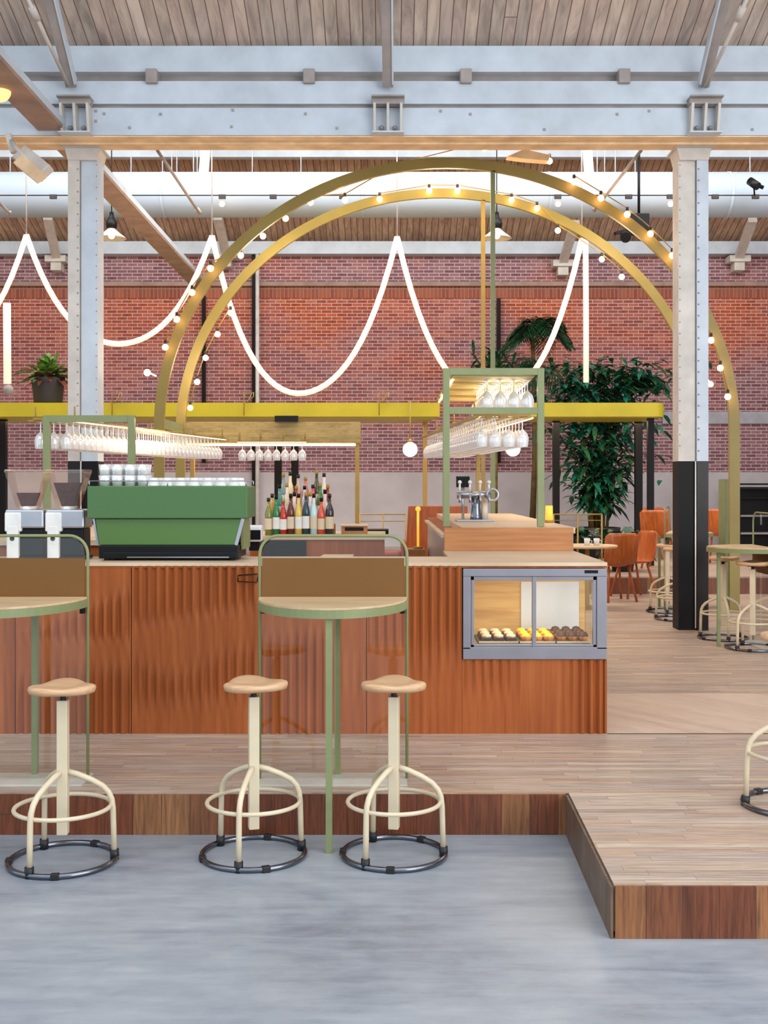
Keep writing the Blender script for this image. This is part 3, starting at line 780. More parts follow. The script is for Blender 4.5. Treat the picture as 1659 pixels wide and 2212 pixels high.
build('light_strip', MB().box(ix0 + .03, ix1 - .03, CY0 + .06, CY0 + .085, cz1 - .034, cz1 - .021), 'led', dc, True)
build('maker_plate', MB().box(X(1262, CY0), X(1291, CY0), yo - .002, yo, Z(1238, CY0), Z(1231.5, CY0)), 'blacksteel', dc, True)
area('display_case_light', ((ix0 + ix1) / 2, CY0 + .25, cz1 - .045), (0, 0, 0), .7, .3, 3.2, (1, .86, .6))
shelf_z = Z(1400, 6.5) + .012
build('shelf', MB().box(ix0 + .02, ix1 - .01, CY0 + .08, yb - .02, shelf_z - .010, shelf_z), 'silver', dc, True)
# trays and pastries
M['tray'] = paint('dark_slate_tray', (64, 66, 48), .4)
M['choc'] = paint('chocolate_cake', (70, 42, 30), .6, var=.3, scale=50)
M['crust'] = paint('golden_crust', (206, 132, 62), .55, var=.2, scale=40)
M['lemon'] = paint('lemon_icing', (230, 200, 40), .4, var=.12, scale=30)
M['cream_food'] = paint('cream_topping', (232, 206, 176), .5, var=.1, scale=40)
for (pa, pb, lab) in ((1030, 1118, 'dark tray of cream-topped chocolate slices at left in the case'), (1114, 1196, 'dark tray of lemon tarts in the middle of the case'), (1192, 1268, 'dark tray of dark chocolate cakes at right in the case')):
    x0, x1 = X(pa, 6.7), X(pb, 6.7)
    t = thing('serving_tray', lab, 'tray', ((x0 + x1) / 2, 6.72, shelf_z))
    build('tray_base', MB().box(x0, x1 - .004, 6.55, 6.93, shelf_z + .001, shelf_z + .010), 'tray', t, True, bevel=.003)
    build('raised_rim', MB().box(x0, x1 - .004, 6.55, 6.556, shelf_z + .01, shelf_z + .02).box(x0, x1 - .004, 6.924, 6.93, shelf_z + .01, shelf_z + .02), 'worktop', t, True)
zt = shelf_z + .011
def food(kind, x, y, lab, grp):
    if kind == 'slice':
        t = thing('cake_slice', lab, 'pastry', (x, y, zt), random.uniform(-.2, .2), grp); t.scale = (1.15,) * 3
        build('sponge', MB().box(-.026, .026, -.03, .03, 0, .022), 'choc', t, bevel=.003); build('topping', MB().sphere((0, 0, .028), .026, 10, 6, (1, 1.1, .5)), 'cream_food', t)
    elif kind == 'tart':
        t = thing('lemon_tart', lab, 'pastry', (x, y, zt), 0, grp); t.scale = (1.1, 1.1, 1.4)
        build('crust', MB().lathe([(.024, 0), (.031, .022), (.028, .024)], 14), 'crust', t); build('filling', MB().lathe([(.0001, .036), (.018, .033), (.027, .022)], 14, caps=False), 'lemon', t)
    elif kind == 'bun':
        t = thing('cake_bun', lab, 'pastry', (x, y, zt), 0, grp); t.scale = (.93, .93, 1.15)
        build('bun', MB().lathe([(.022, 0), (.03, .018), (.033, .028), (.02, .045), (.0001, .05)], 14), 'crust', t); build('icing', MB().lathe([(.034, .028), (.022, .047), (.0001, .053)], 14, caps=False), 'choc', t)
for r_ in range(3):
    for k in range(3):
        food('slice', X(1048 + k * 26, 6.7), 6.61 + r_ * .125, 'cream-topped slice, %s row, %s from left, on the left tray' % (('front', 'middle', 'back')[r_], ORD[k]), 'chocolate slices in the case')
        food('tart', X(1132 + k * 24, 6.7), 6.61 + r_ * .125, 'yellow lemon tart, %s row, %s from left, on the middle tray' % (('front', 'middle', 'back')[r_], ORD[k]), 'lemon tarts in the case')
        food('bun', X(1208 + k * 23, 6.7), 6.61 + r_ * .125, 'chocolate-iced bun, %s row, %s from left, on the right tray' % (('front', 'middle', 'back')[r_], ORD[k]), 'chocolate buns in the case')

# ---- wooden box on counter (start of right wing) + wing
BX0, BX1, BY = .379, 1.245, 7.552
wt = Z(1140, BY)
rw = thing('side_counter', 'oak side counter running back behind the display case', 'counter', (.8, 9.5, PZ))
build('front_box', MB().box(BX0, BX1, BY, BY + .04, CT + .001, wt), 'box', rw, True)
build('body', MB().box(BX0 + .02, BX1 - .01, BY + .04, 11.5, PZ, wt - .04), 'counter', rw, True)
build('countertop', MB().box(BX0 + .12, BX1 + .02, BY + .04, 11.5, wt - .04, wt), 'worktop', rw, True)
build('inner_ledge', MB().box(BX0 - .02, BX0 + .115, BY + .04, 11.0, wt - .07, wt - .05), 'worktop', rw, True)
build('fridge_side', MB().box(BX0 + .005, BX0 + .018, BY + .05, 10.9, PZ + .1, wt - .08), 'silver', rw, True)
lw = thing('side_counter', 'oak side counter running back behind the coffee grinders', 'counter', (-2.3, 9.5, PZ))
build('body', MB().box(-2.75, -1.85, 7.6, 11.5, PZ, 1.20), 'counter', lw, True)
build('countertop', MB().box(-2.78, -1.82, 7.58, 11.5, 1.20, 1.235), 'worktop', lw, True)

# right pass frame
FY = 7.70
fx0, fx1, fzt = X(957, FY), X(1176, FY), Z(795, FY)
tw = .046
pf = thing('serving_gantry', 'tall sage green frame with shelf of hanging glasses on the side counter', 'frame', ((fx0 + fx1) / 2, FY, wt))
for xx, yy, w_ in ((fx0, FY, tw), (fx1 - tw, FY, tw), (.80, FY + 2.5, .035)):
    build('post', MB().box(xx, xx + w_, yy, yy + w_, wt + .001, fzt if w_ == tw else fzt - .06), 'green' if w_ == tw else 'mustard', pf, True, bevel=.003)
build('top_rail', MB().box(fx0 + tw, fx1 - tw, FY, FY + tw, fzt - tw, fzt), 'green', pf, True)
build('middle_rail', MB().box(fx0 + tw, fx1 - tw, FY, FY + tw, Z(894, FY), Z(880, FY)), 'green', pf, True)
M['soffit'] = paint('cream_yellow_slats', (214, 200, 128), .5, var=.03)
for k in range(4): build('roof_slat', MB().box(fx0 + .07, fx1 - .06, FY + .06 + k * .62, FY + .36 + k * .62, fzt - .055, fzt - .041), 'soffit', pf, True)
build('roof_panel', MB().box(fx0 + .06, fx1 - tw, FY + tw, FY + 2.55, fzt - .04, fzt - .025), 'mustard', pf, True)
build('light_strip', MB().box(fx0 + .07, fx0 + .085, FY + .2, FY + 2.3, fzt - .066, fzt - .056), 'led', pf, True)

# left frame
LY = 8.4
lx0, lx1, lzt = X(92, LY), X(290, LY), Z(897, LY)
lf = thing('serving_gantry', 'sage green frame holding hanging glasses behind the coffee grinders', 'frame', ((lx0 + lx1) / 2, LY, 1.235))
for xx, yy in ((lx0, LY), (lx1 - .05, LY)):
    build('post', MB().box(xx, xx + .05, yy, yy + .05, 1.236, lzt), 'green', lf, True, bevel=.003)
build('top_rail', MB().box(lx0 + .05, lx1 - .05, LY, LY + .05, lzt - .05, lzt), 'green', lf, True)

# ---- glass racks and glasses
gprof = [(.036, 0), (.007, .004), (.0045, .012), (.0045, .075), (.014, .085), (.037, .108), (.047, .142), (.045, .175), (.040, .205)]
def gl_mesh():
    # hangs upside down: foot at top z=0
    m_ = MB().lathe([(r_, -z) for r_, z in gprof], 12, (0, 0, 0), True, False)
    m_.lathe([(.0001, -.0), (.033, -.0)], 12, caps=False)
    return m_
wg0 = build('wine_glass', gl_mesh(), 'glass')
first = [True]
def hang_glass(x, y, z, lab, grp):
    if first[0]: o = wg0; first[0] = False
    else: o = wg0.copy(); C.objects.link(o)
    o.location = (x, y, z); tag(o, lab, 'glass', grp)
def rack(name_lab, pts, rows, dx, zc, per, lab, grp, light=0):
    (xa, ya), (xb, yb_) = pts
    L = sqrt((xb - xa) ** 2 + (yb_ - ya) ** 2); ux, uy = (xb - xa) / L, (yb_ - ya) / L; nx, ny = -uy, ux
    t = thing('glass_rack', name_lab, 'rack', ((xa + xb) / 2, (ya + yb_) / 2, zc))
    sl = MB()
    for r_ in range(rows + 1):
        o_ = (r_ - .5) * dx
        sl.bar((xa + nx * o_, ya + ny * o_, zc + .012), (xb + nx * o_, yb_ + ny * o_, zc + .012), .045, .012)
    build('slat', sl, 'mustard', t, True)
    for k in (0.02, .33, .66, .98):
        cr = MB()
        px_, py_ = xa + (xb - xa) * k, ya + (yb_ - ya) * k
        cr.bar((px_ - nx * dx * .6, py_ - ny * dx * .6, zc + .03), (px_ + nx * dx * (rows - .4), py_ + ny * dx * (rows - .4), zc + .03), .03, .02)
        for o_ in (-.5 * dx, (rows - .5) * dx): cr.tube([(px_ + nx * o_, py_ + ny * o_, zc + .03), (px_ + nx * o_, py_ + ny * o_, zc + .12)], .006, 5)
        build('cross_bar', cr, 'mustard', t, True)
    build('light_strip', MB().bar((xa - nx * dx * .62, ya - ny * dx * .62, zc + .005), (xb - nx * dx * .62, yb_ - ny * dx * .62, zc + .005), .012, .01), 'led', t, True)
    for r_ in range(rows):
        for k in range(per):
            f_ = (k + .5) / per
            l_ = lab % (ORD[k], ORD[r_]) if lab.count('%s') == 2 else lab % ORD[k]
            hang_glass(xa + (xb - xa) * f_ + nx * r_ * dx, ya + (yb_ - ya) * f_ + ny * r_ * dx, zc + .004, l_, grp)
rack('mustard hanging glass rack running back from the left green frame', ((-2.45, 8.5), (-1.78, 11.9)), 3, .108, 2.085, 34, 'upside-down wine glass, %s from the front, %s row of the left rack', 'wine glasses in the left rack')
rack('short mustard glass rack hanging under the beige hood', ((-1.69, 12.7), (-.92, 12.7)), 1, .1, 2.09, 8, 'upside-down wine glass, %s from the left in the short rack under the hood', 'wine glasses under the hood')
rack('mustard hanging glass rack running back inside the right green frame', ((.98, 8.1), (.70, 11.5)), 4, .10, 2.085, 27, 'upside-down wine glass, %s from the front, %s row of the right frame rack', 'wine glasses in the right rack')
for i in range(4):
    for k in range(7):
        hang_glass(.70 + i * .095, 7.95 + k * .15, fzt - .058, 'upside-down wine glass, %s from front, %s column under the roof of the right frame' % (ORD[k], ORD[i]), 'wine glasses in the top of the right frame')
# warm lamps of the racks
def point(name, loc, e, col=(1, .78, .5), r=.05):
    d = bpy.data.lights.new(name, 'POINT'); d.energy = e; d.color = col; d.shadow_soft_size = r
    o = bpy.data.objects.new(name, d); C.objects.link(o); o.location = loc
area('rack_light_left', (-2.1, 10.2, 2.12), (0, 0, R(-79)), 3.2, .25, 22, (1, .82, .6))
area('rack_light_right', (.85, 9.6, 2.3), (0, 0, R(90)), 3, .3, 26, (1, .82, .6))
area('hood_light', (X(590, 14.8), 14.8, 2.10), (0, 0, 0), 2.2, .3, 26, (1, .8, .55))
area('canopy_light_left', (-3.5, 17.2, 2.58), (0, 0, 0), 8, .8, 40, (1, .76, .45))
area('canopy_light_right', (3.0, 17.3, 2.58), (0, 0, 0), 2.0, .8, 34, (1, .76, .5))
for p, e in ((W(600, 560, 13.3), 26), (W(960, 450, 13.3), 26), (W(1330, 520, 13.3), 24), (W(400, 780, 13.3), 20), (W(1550, 800, 13.3), 15)):
    point('string_glow', p, e, r=.25)

# ================================================================== ESPRESSO MACHINE
t = thing('espresso_machine', 'wide green espresso machine with tapered back panel on black base', 'espresso machine', (X(362, 6.6), 6.75, CT))
ex0, ex1 = X(191, 6.58), X(536, 6.58)
zt_, zm, zl = 1.60, Z(1120, 6.55), Z(1178, 6.55)
build('upper_housing', MB().box(ex0, ex1, 6.55, 6.93, zm, zt_), 'machine', t, True, bevel=.006)
lo = [(X(206, 6.58), zm - .002), (X(522, 6.58), zm - .002), (X(507, 6.6), zl), (X(216, 6.6), zl)]
build('lower_panel', MB().prism(lo, 'y', 6.575, 6.90), 'machine_dark', t, True, bevel=.004)
build('side_trim', MB().bar((X(203, 6.58), 6.58, zm - .002), (X(214, 6.6), 6.58, zl), .012, .02).bar((X(525, 6.58), 6.58, zm - .002), (X(511, 6.6), 6.58, zl), .012, .02), 'silver', t, True)
build('side_wing', MB().prism([(6.60, zm), (6.93, zm), (6.98, zm - .1), (6.96, zl - .03), (6.66, zl - .03)], 'x', ex1 - .05, ex1 - .035), 'green', t, True)
build('base', MB().box(X(213, 6.56), X(515, 6.56), 6.56, 6.92, CT + .012, zl - .001).box(X(222, 6.55), X(512, 6.55), 6.55, 6.6, CT + .012, CT + .05), 'black', t, True, bevel=.006)
build('front_rail', MB().box(X(275, 6.55), X(495, 6.55), 6.543, 6.549, CT + .018, CT + .024), 'silver', t, True)
for px in (232, 500):
    build('foot', MB().lathe([(.02, 0), (.02, .013)], 12, (X(px, 6.6), 6.6, CT)), 'rubber', t, True)
    build('foot', MB().lathe([(.02, 0), (.02, .013)], 12, (X(px, 6.6), 6.85, CT)), 'rubber', t, True)
gr_ = MB()
gr_.tube([(ex0 + .01, 6.56, zt_ + .03), (ex1 - .01, 6.56, zt_ + .03)], .004, 6).tube([(ex0 + .01, 6.92, zt_ + .03), (ex1 - .01, 6.92, zt_ + .03)], .004, 6)
for xx in (ex0 + .01, (ex0 + ex1) / 2, ex1 - .01):
    for yy in (6.56, 6.92): gr_.tube([(xx, yy, zt_), (xx, yy, zt_ + .03)], .004, 6)
build('cup_rail', gr_, 'silver', t, True)
# tumblers & cups on top
tum = build('tumbler', MB().lathe([(.028, 0), (.035, .062), (.0335, .062), (.027, .006), (.0001, .006)], 14, caps=True), 'glass')
cup = build('espresso_cup', MB().lathe([(.024, .048), (.036, .004), (.037, 0), (.034, 0), (.022, .044), (.0001, .044)], 14, caps=False).lathe([(.0001, .048), (.024, .048)], 14, caps=False), 'white')
n = 0
for lv in range(2):
    for r_ in range(2):
        for k in range(4):
            o = tum if n == 0 else tum.copy()
            if n: C.objects.link(o)
            n += 1
            o.location = (X(228, 6.65) + k * .075, 6.63 + r_ * .08, zt_ + .001 + lv * .064)
            tag(o, 'clear tumbler on the espresso machine, ' + ('upper' if lv else 'lower') + ' layer, ' + ('back' if r_ else 'front') + ' row, ' + ORD[k] + ' from left', 'glass', 'tumblers, ' + ('upper' if lv else 'lower') + ' layer')
n = 0
for r_ in range(3):
    for k in range(7):
        o = cup if n == 0 else cup.copy()
        if n: C.objects.link(o)
        n += 1
        o.location = (X(334, 6.65) + k * .079 + (r_ % 2) * .02, 6.62 + r_ * .095, zt_ + .001)
        tag(o, 'white cup upside down on the espresso machine, ' + ('front', 'middle', 'back')[r_] + ' row, ' + ORD[k] + ' from left', 'cup', 'white cups on the espresso machine')

# ================================================================== GRINDERS
def grinder(px, lab, full):
    D = 6.62; x = X(px, D)
    t = thing('coffee_grinder', lab, 'coffee grinder', (x, D + .1, CT))
    hz = Z(1105, D) - CT; ht = Z(1014, D) - CT; bz = Z(1142, D) - CT
    prof = [(.062, hz), (.075, hz + .06), (.10, hz + .17), (.118, ht)]
    # square-ish tapered hopper
    m_ = MB()
    for (w0, z0_), (w1, z1_) in zip([(.055, hz + .01), (.07, hz + .07), (.112, ht - .02)][:-1], [(.055, hz + .01), (.07, hz + .07), (.112, ht - .02)][1:]):
        vs = [(-w0, -w0 * .8, z0_), (w0, -w0 * .8, z0_), (w0, w0 * .8, z0_), (-w0, w0 * .8, z0_), (-w1, -w1 * .8, z1_), (w1, -w1 * .8, z1_), (w1, w1 * .8, z1_), (-w1, w1 * .8, z1_)]
        m_.add(vs, [(0, 1, 5, 4), (1, 2, 6, 5), (2, 3, 7, 6), (3, 0, 4, 7)])
    build('hopper', m_, 'hopper', t)
    build('hopper_lid', MB().box(-.116, .116, -.095, .095, ht - .02, ht), 'hopper', t, bevel=.006)
    w1 = .095 if full else .075; zz = hz + (.17 if full else .11)
    build('coffee_beans', MB().add([(-.03, -.03, hz + .02), (.03, -.03, hz + .02), (.03, .03, hz + .02), (-.03, .03, hz + .02), (-w1 * .8, -w1 * .55, zz), (w1 * .8, -w1 * .55, zz), (w1 * .8, w1 * .55, zz), (-w1 * .8, w1 * .55, zz)],
          [(0, 3, 2, 1), (4, 5, 6, 7), (0, 1, 5, 4), (1, 2, 6, 5), (2, 3, 7, 6), (3, 0, 4, 7)]), 'beans', t)
    build('body', MB().box(-.118, .112, -.07, .12, bz, hz + .012), 'silver', t, bevel=.012)
    build('body_shell', MB().box(-.120, -.02, -.076, -.0, bz - .02, hz - .004), 'white', t, bevel=.01)
    build('throat', MB().lathe([(.05, hz), (.05, hz + .03)], 16), 'white', t)
    build('motor_block', MB().box(-.05, .10, -.05, .12, .02, bz), 'black', t, bevel=.008)
    build('spout', MB().box(-.108, -.036, -.078, -.02, .001, bz + .02), 'white', t, bevel=.01)
    e = build('emblem', MB().lathe([(.014, 0), (.014, .002)], 12, (0, 0, 0)), 'black', t)
    for v in e.data.vertices: v.co = Vector((v.co.x - .072, -.0785 - v.co.z, v.co.y + .125))
    build('base', MB().box(-.10, .11, -.06, .13, 0, .02), 'black', t)
    return t
grinder(50, 'coffee grinder with half-empty clear hopper at the left end of the counter', False)
grinder(138, 'coffee grinder with dark beans filling its hopper beside the espresso machine', True)

# small things behind the machine
t = thing('receipt_printer', 'small white and black printer just right of the espresso machine', 'printer', (X(548, 7.2), 7.2, 1.0))
x0 = X(552, 7.6)
t.location = (x0, 7.6, 1.165)
build('body', MB().box(-.055, .045, -.05, .08, .06, .17), 'white', t, bevel=.012)
build('front', MB().box(-.05, .04, -.054, -.05, .075, .14), 'black', t)
build('stand', MB().box(-.04, .03, -.03, .06, 0, .06), 'blacksteel', t)
ct = thing('back_bar', 'oak back bar with stepped shelf behind the machine carrying the bottles', 'counter', (-.95, 9.8, PZ))
BT = Z(1158, 9.4)
build('cabinet', MB().box(X(540, 9.4), X(830, 9.4), 9.4, 10.4, PZ, BT - .03), 'counter', ct, True)
build('countertop', MB().box(X(535, 9.4), X(832, 9.4), 9.38, 10.42, BT - .03, BT), 'worktop', ct, True)
build('bottle_step', MB().box(X(585, 9.6), X(722, 9.6), 9.72, 9.86, BT, BT + .09), 'box', ct, True)
build('bottle_step', MB().box(X(590, 9.8), X(716, 9.8), 9.87, 10.05, BT, BT + .18), 'box', ct, True)
build('sink_panel', MB().box(X(566, 9.3), X(660, 9.3), 9.36, 9.395, Z(1215, 9.38), Z(1168, 9.38)), 'blacksteel', ct, True)
t = thing('tilted_board', 'pale sloping board propped behind the half-round table screen', 'board', (X(700, 8.6), 8.6, .9))
build('board', MB().prism([(-.28, 0), (.05, 0), (.22, .16), (-.02, .16)], 'y', -.02, .3), 'worktop', t)
build('support', MB().box(-.2, .05, 0, .28, -.71, -.001), 'box', t)
t = thing('wooden_crate', 'small orange oak box on the back bar right of the bottles', 'box', (X(765, 9.6), 9.7, BT))
build('crate_body', MB().box(-.11, .11, -.08, .12, 0, .075), 'box', t, bevel=.003)
build('crate_lid', MB().box(-.12, .12, -.09, .13, .075, .09), 'worktop', t, bevel=.003)
build('slot', MB().box(-.08, .08, -.082, -.08, .035, .065), 'black', t)

# bottles
bspec = [(580, 1, (120, 130, 60), 'short olive glass bottle at the left end of the bottle display', .27, 0), (597, 0, (30, 120, 70), 'green bottle with black neck at the left of the bottle display', .29, 0), (612, 0, (190, 40, 30), 'red bottle standing left in the front row of bottles', .26, 0),
         (628, 0, (96, 34, 24), 'dark red-brown bottle in the front row beside the red one', .30, 0), (645, 0, (222, 190, 90), 'slim yellow bottle in the middle of the front row', .30, 0), (661, 0, (24, 60, 70), 'dark teal bottle in the front row right of the yellow one', .31, 0),
         (678, 0, (190, 220, 224), 'pale blue clear bottle in the front row', .30, 0), (694, 0, (214, 80, 50), 'clear bottle with orange-red label in the front row', .27, 0), (712, 0, (44, 38, 44), 'broad black bottle at the right end of the front row', .30, 0),
         (604, 1, (60, 130, 120), 'blue-green bottle in the second row of bottles', .29, 1), (620, 1, (226, 214, 190), 'white frosted bottle at left in the second row', .30, 1), (640, 1, (180, 60, 50), 'bottle with red label in the middle of the second row', .28, 1),
         (658, 1, (210, 196, 200), 'clear pink-tinted bottle in the second row', .28, 1), (676, 1, (226, 90, 90), 'bottle with bright red shoulder in the second row', .29, 1), (692, 1, (70, 120, 60), 'green bottle right in the second row', .30, 1), (708, 1, (150, 40, 34), 'dark red bottle at the right end of the second row', .29, 1),
         (612, 2, (120, 140, 140), 'grey-green bottle at the left of the top row', .30, 2), (627, 2, (236, 214, 170), 'cream bottle in the top row, tallest at left', .31, 2), (644, 2, (200, 170, 150), 'tan bottle in the top row', .29, 2), (684, 2, (60, 60, 34), 'dark green bottle with black cap, tallest at right', .32, 2)]
bspec += [(588, 0, (200, 150, 60), 'amber bottle squeezed behind the olive bottle at the left', .30, .5), (636, 0, (236, 226, 214), 'white bottle between the front and second rows, left of centre', .31, .5),
          (670, 0, (230, 224, 228), 'clear bottle between the front and second rows, right of centre', .31, .5), (702, 0, (226, 210, 200), 'pale bottle between the rows beside the broad black bottle', .33, .5),
          (660, 0, (214, 120, 110), 'salmon pink bottle in the middle of the top row', .27, 2), (700, 0, (226, 216, 210), 'pale clear bottle at the right end of the top row', .30, 2)]
for px, row, col, lab, hh, lv in bspec:
    hh *= 1.14
    zb = BT if lv < 1 else BT + .09 * lv
    D = {0: 9.56, .5: 9.675, 1: 9.79, 2: 9.96}[lv]
    t = thing('bottle', lab, 'bottle', (X(px, D), D, zb + .001), group='bottles on the back bar')
    key = 'bt%d_%d_%d' % col
    if key not in M:
        mm = NT('bottle_glass_%d' % len(M)); mm.base(lin(col)); mm.P(Roughness=.12, Coat_Weight=.4); M[key] = mm.m
    r_ = .036 if 'broad' in lab else .031
    build('glass_body', MB().lathe([(r_, 0), (r_, hh * .58), (r_ * .8, hh * .68), (.014, hh * .78), (.013, hh * .93)], 14), M[key], t)
    build('label', MB().lathe([(r_ + .001, hh * .16), (r_ + .001, hh * .46)], 14, caps=False), random.choice(['white', 'cream', 'frame_grey', 'cream']), t)
    build('cap', MB().lathe([(.015, hh * .93), (.015, hh * 1.03)], 10), random.choice(['black', 'rubber', 'mustard']), t)

# chrome beer tap / juicer on the right wing
D = 8.9
t = thing('beer_tap', 'chrome multi-spout drinks tap on the side counter inside the right frame', 'tap', (X(1028, D), D, wt))
build('drip_tray', MB().box(-.16, .14, -.1, .1, 0, .018), 'silver', t, bevel=.004)
build('column', MB().lathe([(.05, .018), (.042, .04), (.034, .12), (.04, .2)], 16), 'chrome', t)
build('column', MB().lathe([(.03, .018), (.024, .15)], 12, (.07, .02, 0)), 'white_metal', t)
build('manifold', MB().tube([(-.15, 0, .21), (.12, 0, .21)], .03, 12), 'silver', t)
for k, dx in enumerate((-.13, -.05, .03, .10)):
    s_ = build('spout', MB().tube([(dx, -.02, .21), (dx, -.07, .2), (dx, -.085, .15)], .011, 8), 'silver', t)
    build('lever', MB().tube([(dx, -.02, .23), (dx, -.04, .30)], .008, 8).sphere((dx, -.045, .31), .016, 8, 6), 'white', s_)
build('wheel', MB().tube([(.13 + .045 * cos(a), -.03, .21 + .045 * sin(a)) for a in [2 * pi * k / 16 for k in range(16)]], .012, 8, True), 'silver', t)
t = thing('bar_sign', 'small black ribbed holder standing at left inside the right frame', 'holder', (X(1000, 9.2), 9.2, wt))
build('stand', MB().tube([(0, 0, 0), (0, 0, .27)], .012, 8), 'silver', t)
rb = MB()
for k in range(5): rb.box(-.055 + k * .022, -.038 + k * .022, -.012, .012, .27, .36)
build('ribbed_plate', rb.box(-.055, .055, -.004, .012, .27, .355), 'black', t)
build('base', MB().lathe([(.05, 0), (.05, .01)], 14), 'white', t)

# stick lamp, candle
t = thing('stick_lamp', 'slim glowing yellow stick lamp with ball tip beside the wooden booth', 'lamp', (X(903, 10.8), 10.8, 1.0))
M['ylamp'] = emis('yellow_glow', (255, 170, 60), .9)
build('stick', MB().tube([(0, 0, .02), (0, 0, .37)], .012, 8), 'ylamp', t)
build('ball', MB().sphere((0, 0, .38), .026, 10, 7), 'ylamp', t)
build('base', MB().lathe([(.045, 0), (.045, .02)], 16), 'mustard', t)
tag(build('lamp_ledge', MB().box(X(880, 10.8), X(917, 10.8), 10.65, 10.95, PZ, 1.0), 'box'), 'narrow oak ledge carrying the yellow stick lamp', 'ledge')
t = thing('candle_lamp', 'small amber table lamp at the far end of the side counter', 'lamp', (X(1184, 8.9), 8.9, wt))
t.location = (X(1186, 8.6), 8.6, wt)
build('shade', MB().lathe([(.03, .02), (.028, .13)], 14), 'ylamp', t)
build('foot', MB().lathe([(.034, 0), (.034, .02)], 14), 'mustard', t)

# wooden booth + leather bench
t = thing('booth_bench', 'high-backed orange plywood booth behind the counter', 'bench', (X(940, 13), 13.0, PZ))
D = 13.0
z_t = Z(1093, D) - PZ; x0, x1, x2 = X(882, D) - t.location.x, X(870, D) - t.location.x, X(1010, D) - t.location.x
build('back_panel', MB().prism([(x1, .0), (x2, .0), (x2, z_t), (x0, z_t)], 'y', 0, .05), 'chairwood', t, bevel=.01)
build('side_panel', MB().box(x2 - .04, x2, -.5, 0, 0, z_t - .12), 'chairwood', t)
build('seat', MB().box(x1 + .06, x2 - .04, -.5, 0, .36, .44), 'leather', t, bevel=.02)
t = thing('leather_bench', 'low russet leather bench left of the plywood booth', 'bench', (X(840, 13.4), 13.4, PZ))
build('seat_cushion', MB().box(-.22, .14, -.25, .25, .50, .64), 'leather', t, bevel=.03)
build('back_cushion', MB().box(.14, .24, -.25, .25, .3, .76), 'leather', t, bevel=.03)
build('frame', MB().box(-.22, .22, -.24, .24, .1, .5), 'blacksteel', t)
build('legs', MB().box(-.2, -.16, -.2, .2, 0, .1).box(.16, .2, -.2, .2, 0, .1), 'blacksteel', t)
t = thing('side_table', 'small dark-edged table standing before the white wall', 'table', (X(800, 13.6), 13.8, PZ))
build('tabletop', MB().box(-.22, .22, -.2, .2, .82, .88), 'blacksteel', t)
build('pedestal', MB().tube([(0, 0, 0), (0, 0, .82)], .03, 8), 'mustard', t)
# thin brass railings
def railing(pa, pb, py0, py1, D, lab, nm='brass_railing'):
    t = thing(nm, lab, 'railing', (X((pa + pb) / 2, D), D, PZ))
    build('top_rail', MB().tube([W(pa, py0, D), W(pb, py0, D)], .009, 6), 'mustard', t, True)
    build('lower_rail', MB().tube([W(pa, py1, D), W(pb, py1, D)], .006, 6), 'mustard', t, True)
    for px in (pa, (pa + pb) / 2, pb): build('post', MB().tube([(X(px, D), D, PZ), (X(px, D), D, Z(py0, D))], .011, 6), 'mustard', t, True)
railing(778, 876, 1111, 1126, 14.4, 'thin brass railing before the white wall left of the booth')
railing(1196, 1300, 1111, 1124, 13.45, 'thin brass railing before the indoor palms')

# ================================================================== HIGH TABLES
def high_table(loc, rz, lab, legx=0.016, half=.353, zf=PZ):
    t = thing('high_table', lab, 'table', loc, rz)
    # half-round top
    poly = [(-half, 0)] + [(half * sin(a), -.5 * cos(a)) for a in [(-pi / 2 + pi * k / 32) for k in range(0, 33)]] + [(half, 0)]
    poly = [(-half * cos(pi * k / 32), -.5 * sin(pi * k / 32)) for k in range(33)]
    zt2 = 1.07 - PZ
    build('tabletop', MB().prism(poly, 'z', zt2 - .010, zt2), 'tabletop', t)
    big = [(p[0] * 1.012, p[1] * 1.012) for p in poly]
    build('edge_rim', MB().prism(big, 'z', zt2 - .047, zt2 - .0105), 'green', t)
    # hoop
    hp = [(-half, 0.01)]
    r_ = .09; top = 1.362 - PZ
    hp += [(-half + r_ - r_ * cos(a), top - r_ + r_ * sin(a)) for a in [pi / 2 * k / 8 for k in range(9)]]
    hp += [(half - r_ + r_ * sin(a), top - r_ + r_ * cos(a)) for a in [pi / 2 * k / 8 for k in range(9)]]
    hp += [(half, 0.01)]
    build('hoop_frame', MB().tube([(x_, .012, z_) for x_, z_ in hp], .0075, 8), 'green', t)
    pz0, pz1 = zt2 + .001, 1.255 - PZ
    build('privacy_panel', MB().box(-half + .012, half - .012, .004, .014, pz0, pz1), 'olive_panel', t)
    gp = [(-half + .01, .02), (half - .01, .02), (half - .01, zt2 - .05), (-half + .01, zt2 - .05)]
    build('glass_screen', MB().prism(gp, 'y', .007, .012), 'pane', t)
    build('upper_glass', MB().prism([(-half + .01, pz1), (half - .01, pz1), (half - .02, top - .05), (half - .06, top - .012), (-half + .06, top - .012), (-half + .02, top - .05)], 'y', .008, .012), 'pane', t)
    build('base_plate', MB().box(-half, half, -.1, .12, 0, .008), 'cream' if False else M['baseplate'], t)
    build('rear_leg', MB().box(legx - .014, legx + .014, .085, .113, .008, zt2 - .047), 'green', t)
    for sx in (-1, 1): build('clamp', MB().box(sx * (half - .022) - .012, sx * (half - .022) + .012, -.012, .012, zt2 - .08, zt2 - .048), 'black', t, bevel=.003)
    return t
M['baseplate'] = paint('pale_base_plate', (196, 194, 182), .3)
mt = high_table((-.262, 5.385, PZ), 0, 'half-round high table with olive screen standing between the two middle stools')
fy = -.475
build('front_leg', MB().box(-.009, .019, fy - .014, fy + .014, -PZ, 1.07 - PZ - .047), 'green', mt)
lt = high_table((-1.793, 5.385, PZ), 0, 'half-round high table with olive screen cut off by the left edge', legx=.073)
